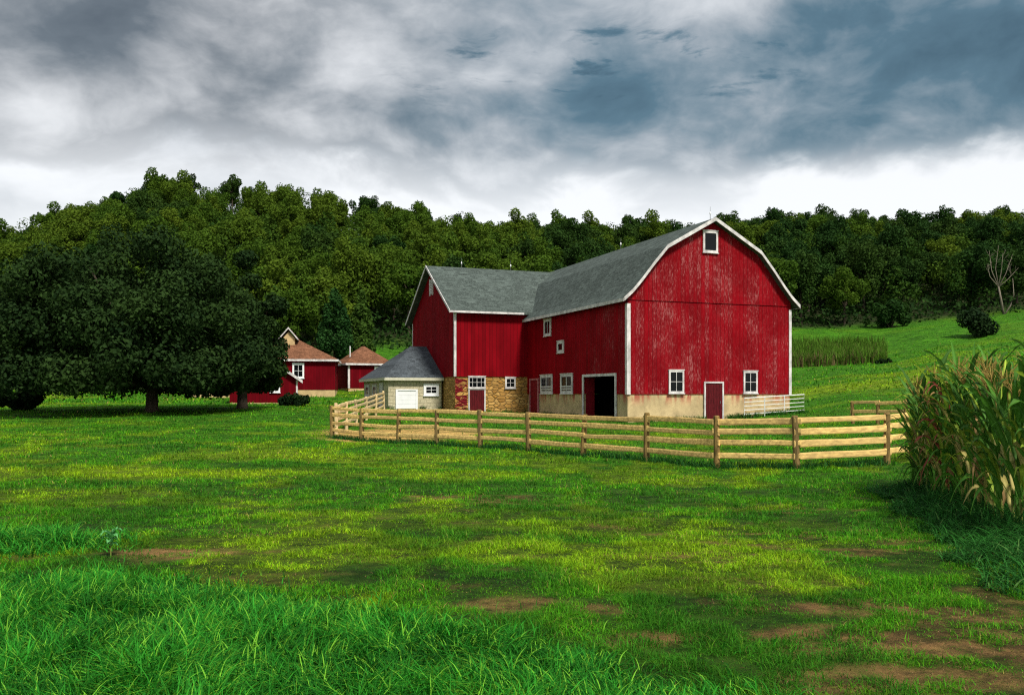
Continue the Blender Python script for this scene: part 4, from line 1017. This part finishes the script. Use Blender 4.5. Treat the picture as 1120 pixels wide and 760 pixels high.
def corn_proto(seed, dry):
    rs = np.random.default_rng(seed); h = rs.uniform(1.58, 1.84); nl = 16; a0 = rs.uniform(0, 6.28)
    G = np.array([.046, .138, .010]); Gl = np.array([.21, .30, .022]); Yl = np.array([.36, .30, .09]); Br = np.array([.33, .20, .075]); Rd = np.array([.20, .045, .028])
    Vs, Fs, Cs, off = [], [], [], 0
    for i in range(nl):
        t = .12 + .82 * i / (nl - 1); az = a0 + (i % 2) * math.pi + rs.normal(0, .35)
        low = max(0, 1 - t * 2.6)
        if dry == 2: col = Rd if rs.random() < .6 else Br
        elif dry == 1: col = Br if rs.random() < .5 else Yl
        else:
            col = G * rs.uniform(.6, 1.5) if rs.random() > .27 else Gl * rs.uniform(.7, 1.2)
            if rs.random() < .02 + low * .35: col = Yl if rs.random() < .6 else Br
        ln = rs.uniform(.68, 1.0) * (1 - .35 * abs(t - .55)); dr = rs.uniform(.45, 1.05) + (.35 if dry else 0) + low * .4
        v, f, c = strip(rs, np.array([0, 0, h * t]), az, ln, rs.uniform(.058, .092) * (.7 if dry else 1), rs.uniform(1.1, 1.6), dr, col * rs.uniform(.8, 1.2), rs.uniform(-.9, .9))
        Vs.append(v); Cs.append(c); Fs += [tuple(q_ + off for q_ in x) for x in f]; off += len(v)
    co = np.concatenate(Vs); lo = np.array(Fs).ravel()
    o = npmesh('leaves', co, lo, np.arange(len(Fs)) * 4, M['cornleaf'], None, np.concatenate(Cs), smooth=True); C.objects.unlink(o)
    b = MB(); b.tube([(0, 0, -.1), (.01, 0, h * .5), (0, 0, h)], [.017, .014, .008], 7)
    ms = bpy.data.meshes.new('stalk'); ms.from_pydata(b.v, [], b.f); ms.materials.append(M['tassel'] if dry else M['corn_stalk'])
    b = MB(); b.tube([(0, 0, h), (0, 0, h + .38)], [.008, .004], 5)
    for i in range(12):
        a = rs.uniform(0, 6.28); e = rs.uniform(.06, .15); b.tube([(0, 0, h + .05 + i * .012), (math.cos(a) * e * .6, math.sin(a) * e * .6, h + .25), (math.cos(a) * e * 1.3, math.sin(a) * e * 1.3, h + .33 + rs.uniform(-.05, .06))], [.006, .005, .002], 4)
    mt = bpy.data.meshes.new('tassel'); mt.from_pydata(b.v, [], b.f); mt.materials.append(M['tassel'])
    b = MB(); a = a0 + .8; ex, ey = math.cos(a), math.sin(a); zc = h * .5
    b.tube([(ex * .015, ey * .015, zc), (ex * .05, ey * .05, zc + .06), (ex * .075, ey * .075, zc + .15), (ex * .09, ey * .09, zc + .23), (ex * .10, ey * .10, zc + .28)], [.010, .027, .030, .018, .004], 8)
    mc = bpy.data.meshes.new('cob'); mc.from_pydata(b.v, [], b.f); mc.materials.append(M['husk'])
    return (('stalk', ms), ('leaves', o.data), ('tassel', mt), ('cob', mc))
M['tassel'] = simple('dry corn tassel', (.30, .215, .055), .8, .3, 8, .1)
M['husk'] = simple('corn husk', (.30, .27, .09), .7, .3, 10, .2, stretch=(4, 4, 1))
CP = [corn_proto(400 + i, 0) for i in range(7)]; CD = [corn_proto(450 + i, 1) for i in range(2)]; CR = [corn_proto(470, 2)]
GREEN = 'tall green corn plant with tan tassel in the corn stand'
nco = 0
for row in range(6):
    y = 7.9
    while y < 16.2 - row * .1:
        x = float(np.interp(y, [5, 9.4, 15.5, 17], [4.78, 5.68, 7.18, 7.58])) + row * .72 + random.uniform(-.09, .09); yj = y + random.uniform(-.06, .06)
        y += .19 + .03 * row
        if 560 + F * x / yj > 1165: continue
        r = random.random()
        if row == 0 and 13.6 < yj < 13.85: pr, lb, gp = random.choice(CR), 'dried rust-red corn plant near the fence end of the stand', 'dried rust-red corn plants'
        elif r < .03: pr, lb, gp = random.choice(CD), 'dry straw-brown corn plant among the green ones', 'dry brown corn plants'
        else: pr, lb, gp = random.choice(CP), GREEN, 'green corn plants in the stand'
        e = empty('corn_plant', (x, yj, H(x, yj) - .02), random.uniform(0, 6.28)); s = random.uniform(.92, 1.07); e.scale = (s, s, s * random.uniform(.96, 1.04)); e.rotation_euler = (random.gauss(0, .05), random.gauss(0, .05), random.uniform(0, 6.28)); tag(e, lb, 'corn', gp); nco += 1
        for nm, me in pr: link(bpy.data.objects.new(nm, me), e)

# broad-leaved weed by the bare soil
wxp, wyp = -4.0, 8.75
wd_ = empty('broadleaf_weed', (wxp, wyp, H(wxp, wyp))); tag(wd_, 'small pale broad-leaved weed growing beside the bare soil', 'weed')
Vs, Fs, Cs, off = [], [], [], 0; rs = np.random.default_rng(3)
for i in range(9):
    v, f, c_ = strip(rs, np.array([0, 0, .10 + .016 * i]), i * 2.4, rs.uniform(.11, .19), rs.uniform(.06, .09), .6, .55, np.array([.09, .30, .09]) * rs.uniform(.8, 1.2))
    Vs.append(v); Cs.append(c_); Fs += [tuple(q_ + off for q_ in x) for x in f]; off += len(v)
npmesh('leaves', np.concatenate(Vs), np.array(Fs).ravel(), np.arange(len(Fs)) * 4, M['cornleaf'], wd_, np.concatenate(Cs), smooth=True)
MB().tube([(0, 0, -.05), (0, 0, .26)], [.008, .004], 6).build('stem', M['corn_stalk'], wd_)

# ------------------------------------------------------------------ sky, sun, camera
EXPO = 1.75; KS = 2 ** -EXPO
SUN_EL, SUN_AZ = math.radians(52), math.radians(150)      # azimuth measured from +Y clockwise: behind the camera, to the right
wd = bpy.data.worlds.new('World'); sc.world = wd; wd.use_nodes = True; nt = wd.node_tree
for n_ in list(nt.nodes): nt.nodes.remove(n_)
out = nd(nt, 'ShaderNodeOutputWorld'); sky = nd(nt, 'ShaderNodeTexSky'); sky.sky_type = 'NISHITA'; sky.sun_disc = False
sky.sun_elevation = SUN_EL; sky.sun_rotation = SUN_AZ; sky.air_density = 1.2; sky.dust_density = 1.5
bg1 = nd(nt, 'ShaderNodeBackground'); L(nt, sky.outputs[0], bg1.inputs[0]); bg1.inputs[1].default_value = .08
tc = nd(nt, 'ShaderNodeTexCoord'); sp = nd(nt, 'ShaderNodeSeparateXYZ'); L(nt, tc.outputs['Generated'], sp.inputs[0])
x_, y_, z_ = sp.outputs
zc_ = math_(nt, 'ADD', math_(nt, 'MAXIMUM', z_, 0.), .32)
cb = nd(nt, 'ShaderNodeCombineXYZ'); L(nt, math_(nt, 'DIVIDE', x_, zc_), cb.inputs[0]); L(nt, math_(nt, 'DIVIDE', y_, zc_), cb.inputs[1]); pv = cb.outputs[0]
mp_ = nd(nt, 'ShaderNodeMapping'); mp_.inputs['Scale'].default_value = (1, 1, 1.75); L(nt, tc.outputs['Generated'], mp_.inputs[0]); dv = mp_.outputs[0]
warp = noise(nt, dv, 3.2, 3, .5, 0, None, 1)
va = nd(nt, 'ShaderNodeVectorMath', operation='SCALE'); L(nt, warp, va.inputs[0]); va.inputs['Scale'].default_value = .16
vb = nd(nt, 'ShaderNodeVectorMath', operation='ADD'); L(nt, dv, vb.inputs[0]); L(nt, va.outputs[0], vb.inputs[1]); pw = vb.outputs[0]
c1 = noise(nt, pw, 4.4, 9, .52, 0); c2 = noise(nt, pw, 9.5, 8, .55, 0); c3 = noise(nt, dv, 2.2, 4, .5, 0)
# brightness of the cloud deck
az_ = math_(nt, 'DIVIDE', x_, math_(nt, 'MAXIMUM', y_, .05))        # tangent of the bearing from straight ahead
def blob(ax, zz, rx, rz_):
    a = math_(nt, 'DIVIDE', math_(nt, 'SUBTRACT', az_, ax), rx); b = math_(nt, 'DIVIDE', math_(nt, 'SUBTRACT', z_, zz), rz_)
    d = math_(nt, 'ADD', math_(nt, 'MULTIPLY', a, a), math_(nt, 'MULTIPLY', b, b)); return maprange(nt, d, 0., 1.6, 1., 0.)
cl_ = math_(nt, 'ADD', math_(nt, 'ADD', math_(nt, 'MULTIPLY', c1, .60), math_(nt, 'MULTIPLY', c2, .50)), math_(nt, 'MULTIPLY', math_(nt, 'SUBTRACT', c3, .5), .35))
dk = math_(nt, 'MAXIMUM', blob(.40, .312, .40, .075), math_(nt, 'MULTIPLY', blob(-.03, .30, .12, .04), .9))
dk = math_(nt, 'MAXIMUM', dk, math_(nt, 'MULTIPLY', blob(-.22, .35, .20, .05), .6))
dk = math_(nt, 'MAXIMUM', dk, math_(nt, 'MULTIPLY', blob(-.52, .335, .16, .05), .55))
c4 = noise(nt, pw, 15., 6, .6, 0, (1, 1, 2.6))
cl_ = math_(nt, 'ADD', math_(nt, 'MULTIPLY', math_(nt, 'SUBTRACT', cl_, .56), 1.28), .478)
wis = math_(nt, 'MULTIPLY', blob(.10, .345, .24, .045), maprange(nt, c4, .55, .74))
cl_ = math_(nt, 'SUBTRACT', cl_, math_(nt, 'MULTIPLY', wis, .22))
cl_ = math_(nt, 'SUBTRACT', cl_, math_(nt, 'MULTIPLY', dk, .22))
ramp = nd(nt, 'ShaderNodeValToRGB'); L(nt, cl_, ramp.inputs[0]); e_ = ramp.color_ramp.elements
e_[0].position = .06; e_[0].color = (.030, .075, .105, 1); e_[1].position = .88; e_[1].color = (.98, .99, 1., 1); q0 = e_.new(.27); q0.color = (.085, .165, .215, 1); q4 = e_.new(.69); q4.color = (.80, .82, .84, 1)
q1 = e_.new(.37); q1.color = (.21, .28, .325, 1); q2 = e_.new(.455); q2.color = (.37, .415, .45, 1); q3 = e_.new(.56); q3.color = (.58, .61, .635, 1)
grey = nd(nt, 'ShaderNodeRGBToBW'); L(nt, ramp.outputs[0], grey.inputs[0])
cbw = nd(nt, 'ShaderNodeCombineColor'); 
for i in range(3): L(nt, grey.outputs[0], cbw.inputs[i])
cloud = mixc(nt, maprange(nt, az_, -.35, .1, .75, .0), ramp.outputs[0], cbw.outputs[0])
# bright gap under the deck along the horizon
zj = math_(nt, 'ADD', z_, math_(nt, 'MULTIPLY', math_(nt, 'SUBTRACT', c2, .5), .13)); zj = math_(nt, 'ADD', zj, math_(nt, 'MULTIPLY', math_(nt, 'SUBTRACT', c1, .5), .17))
hz = maprange(nt, zj, .212, .268, 1., 0.)
cloud = mixc(nt, hz, cloud, mixc(nt, math_(nt, 'ADD', maprange(nt, c1, .35, .6), maprange(nt, az_, -.45, -.05), None, True), (.66, .68, .70), (.98, .99, 1.0)))
# overcast deck is brighter overhead than near the horizon
zen = maprange(nt, z_, .42, .8, 1. * KS, 1.3 * KS)
bg2 = nd(nt, 'ShaderNodeBackground'); L(nt, cloud, bg2.inputs[0]); L(nt, zen, bg2.inputs[1])
mx = nd(nt, 'ShaderNodeMixShader'); mx.inputs[0].default_value = .93; L(nt, bg1.outputs[0], mx.inputs[1]); L(nt, bg2.outputs[0], mx.inputs[2]); L(nt, mx.outputs[0], out.inputs[0])

sl_ = bpy.data.lights.new('sun', 'SUN'); sl_.energy = 1.5; sl_.angle = math.radians(10); sl_.color = (1.0, .95, .86)
so = bpy.data.objects.new('sun', sl_); link(so)
dirv = Vector((math.sin(SUN_AZ) * math.cos(SUN_EL), math.cos(SUN_AZ) * math.cos(SUN_EL), math.sin(SUN_EL)))
so.rotation_euler = dirv.to_track_quat('Z', 'Y').to_euler(); so.location = (20, -20, 60)

cam = bpy.data.cameras.new('camera'); co_ = bpy.data.objects.new('camera', cam); link(co_); sc.camera = co_
co_.location = (0, 0, EYE); co_.rotation_euler = (math.radians(90), 0, 0)
cam.sensor_fit = 'HORIZONTAL'; cam.sensor_width = 36; cam.lens = 36 * F / 1120; cam.shift_y = (HOR - 380) / 1120; cam.clip_end = 3000; cam.clip_start = .05
sc.view_settings.view_transform = 'Standard'; sc.view_settings.look = 'None'; sc.view_settings.exposure = EXPO; sc.view_settings.gamma = 1; sc.view_settings.use_curve_mapping = False
sc.cycles.max_bounces = 5; sc.cycles.diffuse_bounces = 3; sc.cycles.transmission_bounces = 2; sc.cycles.use_denoising = False; sc.cycles.filter_width = 1.2
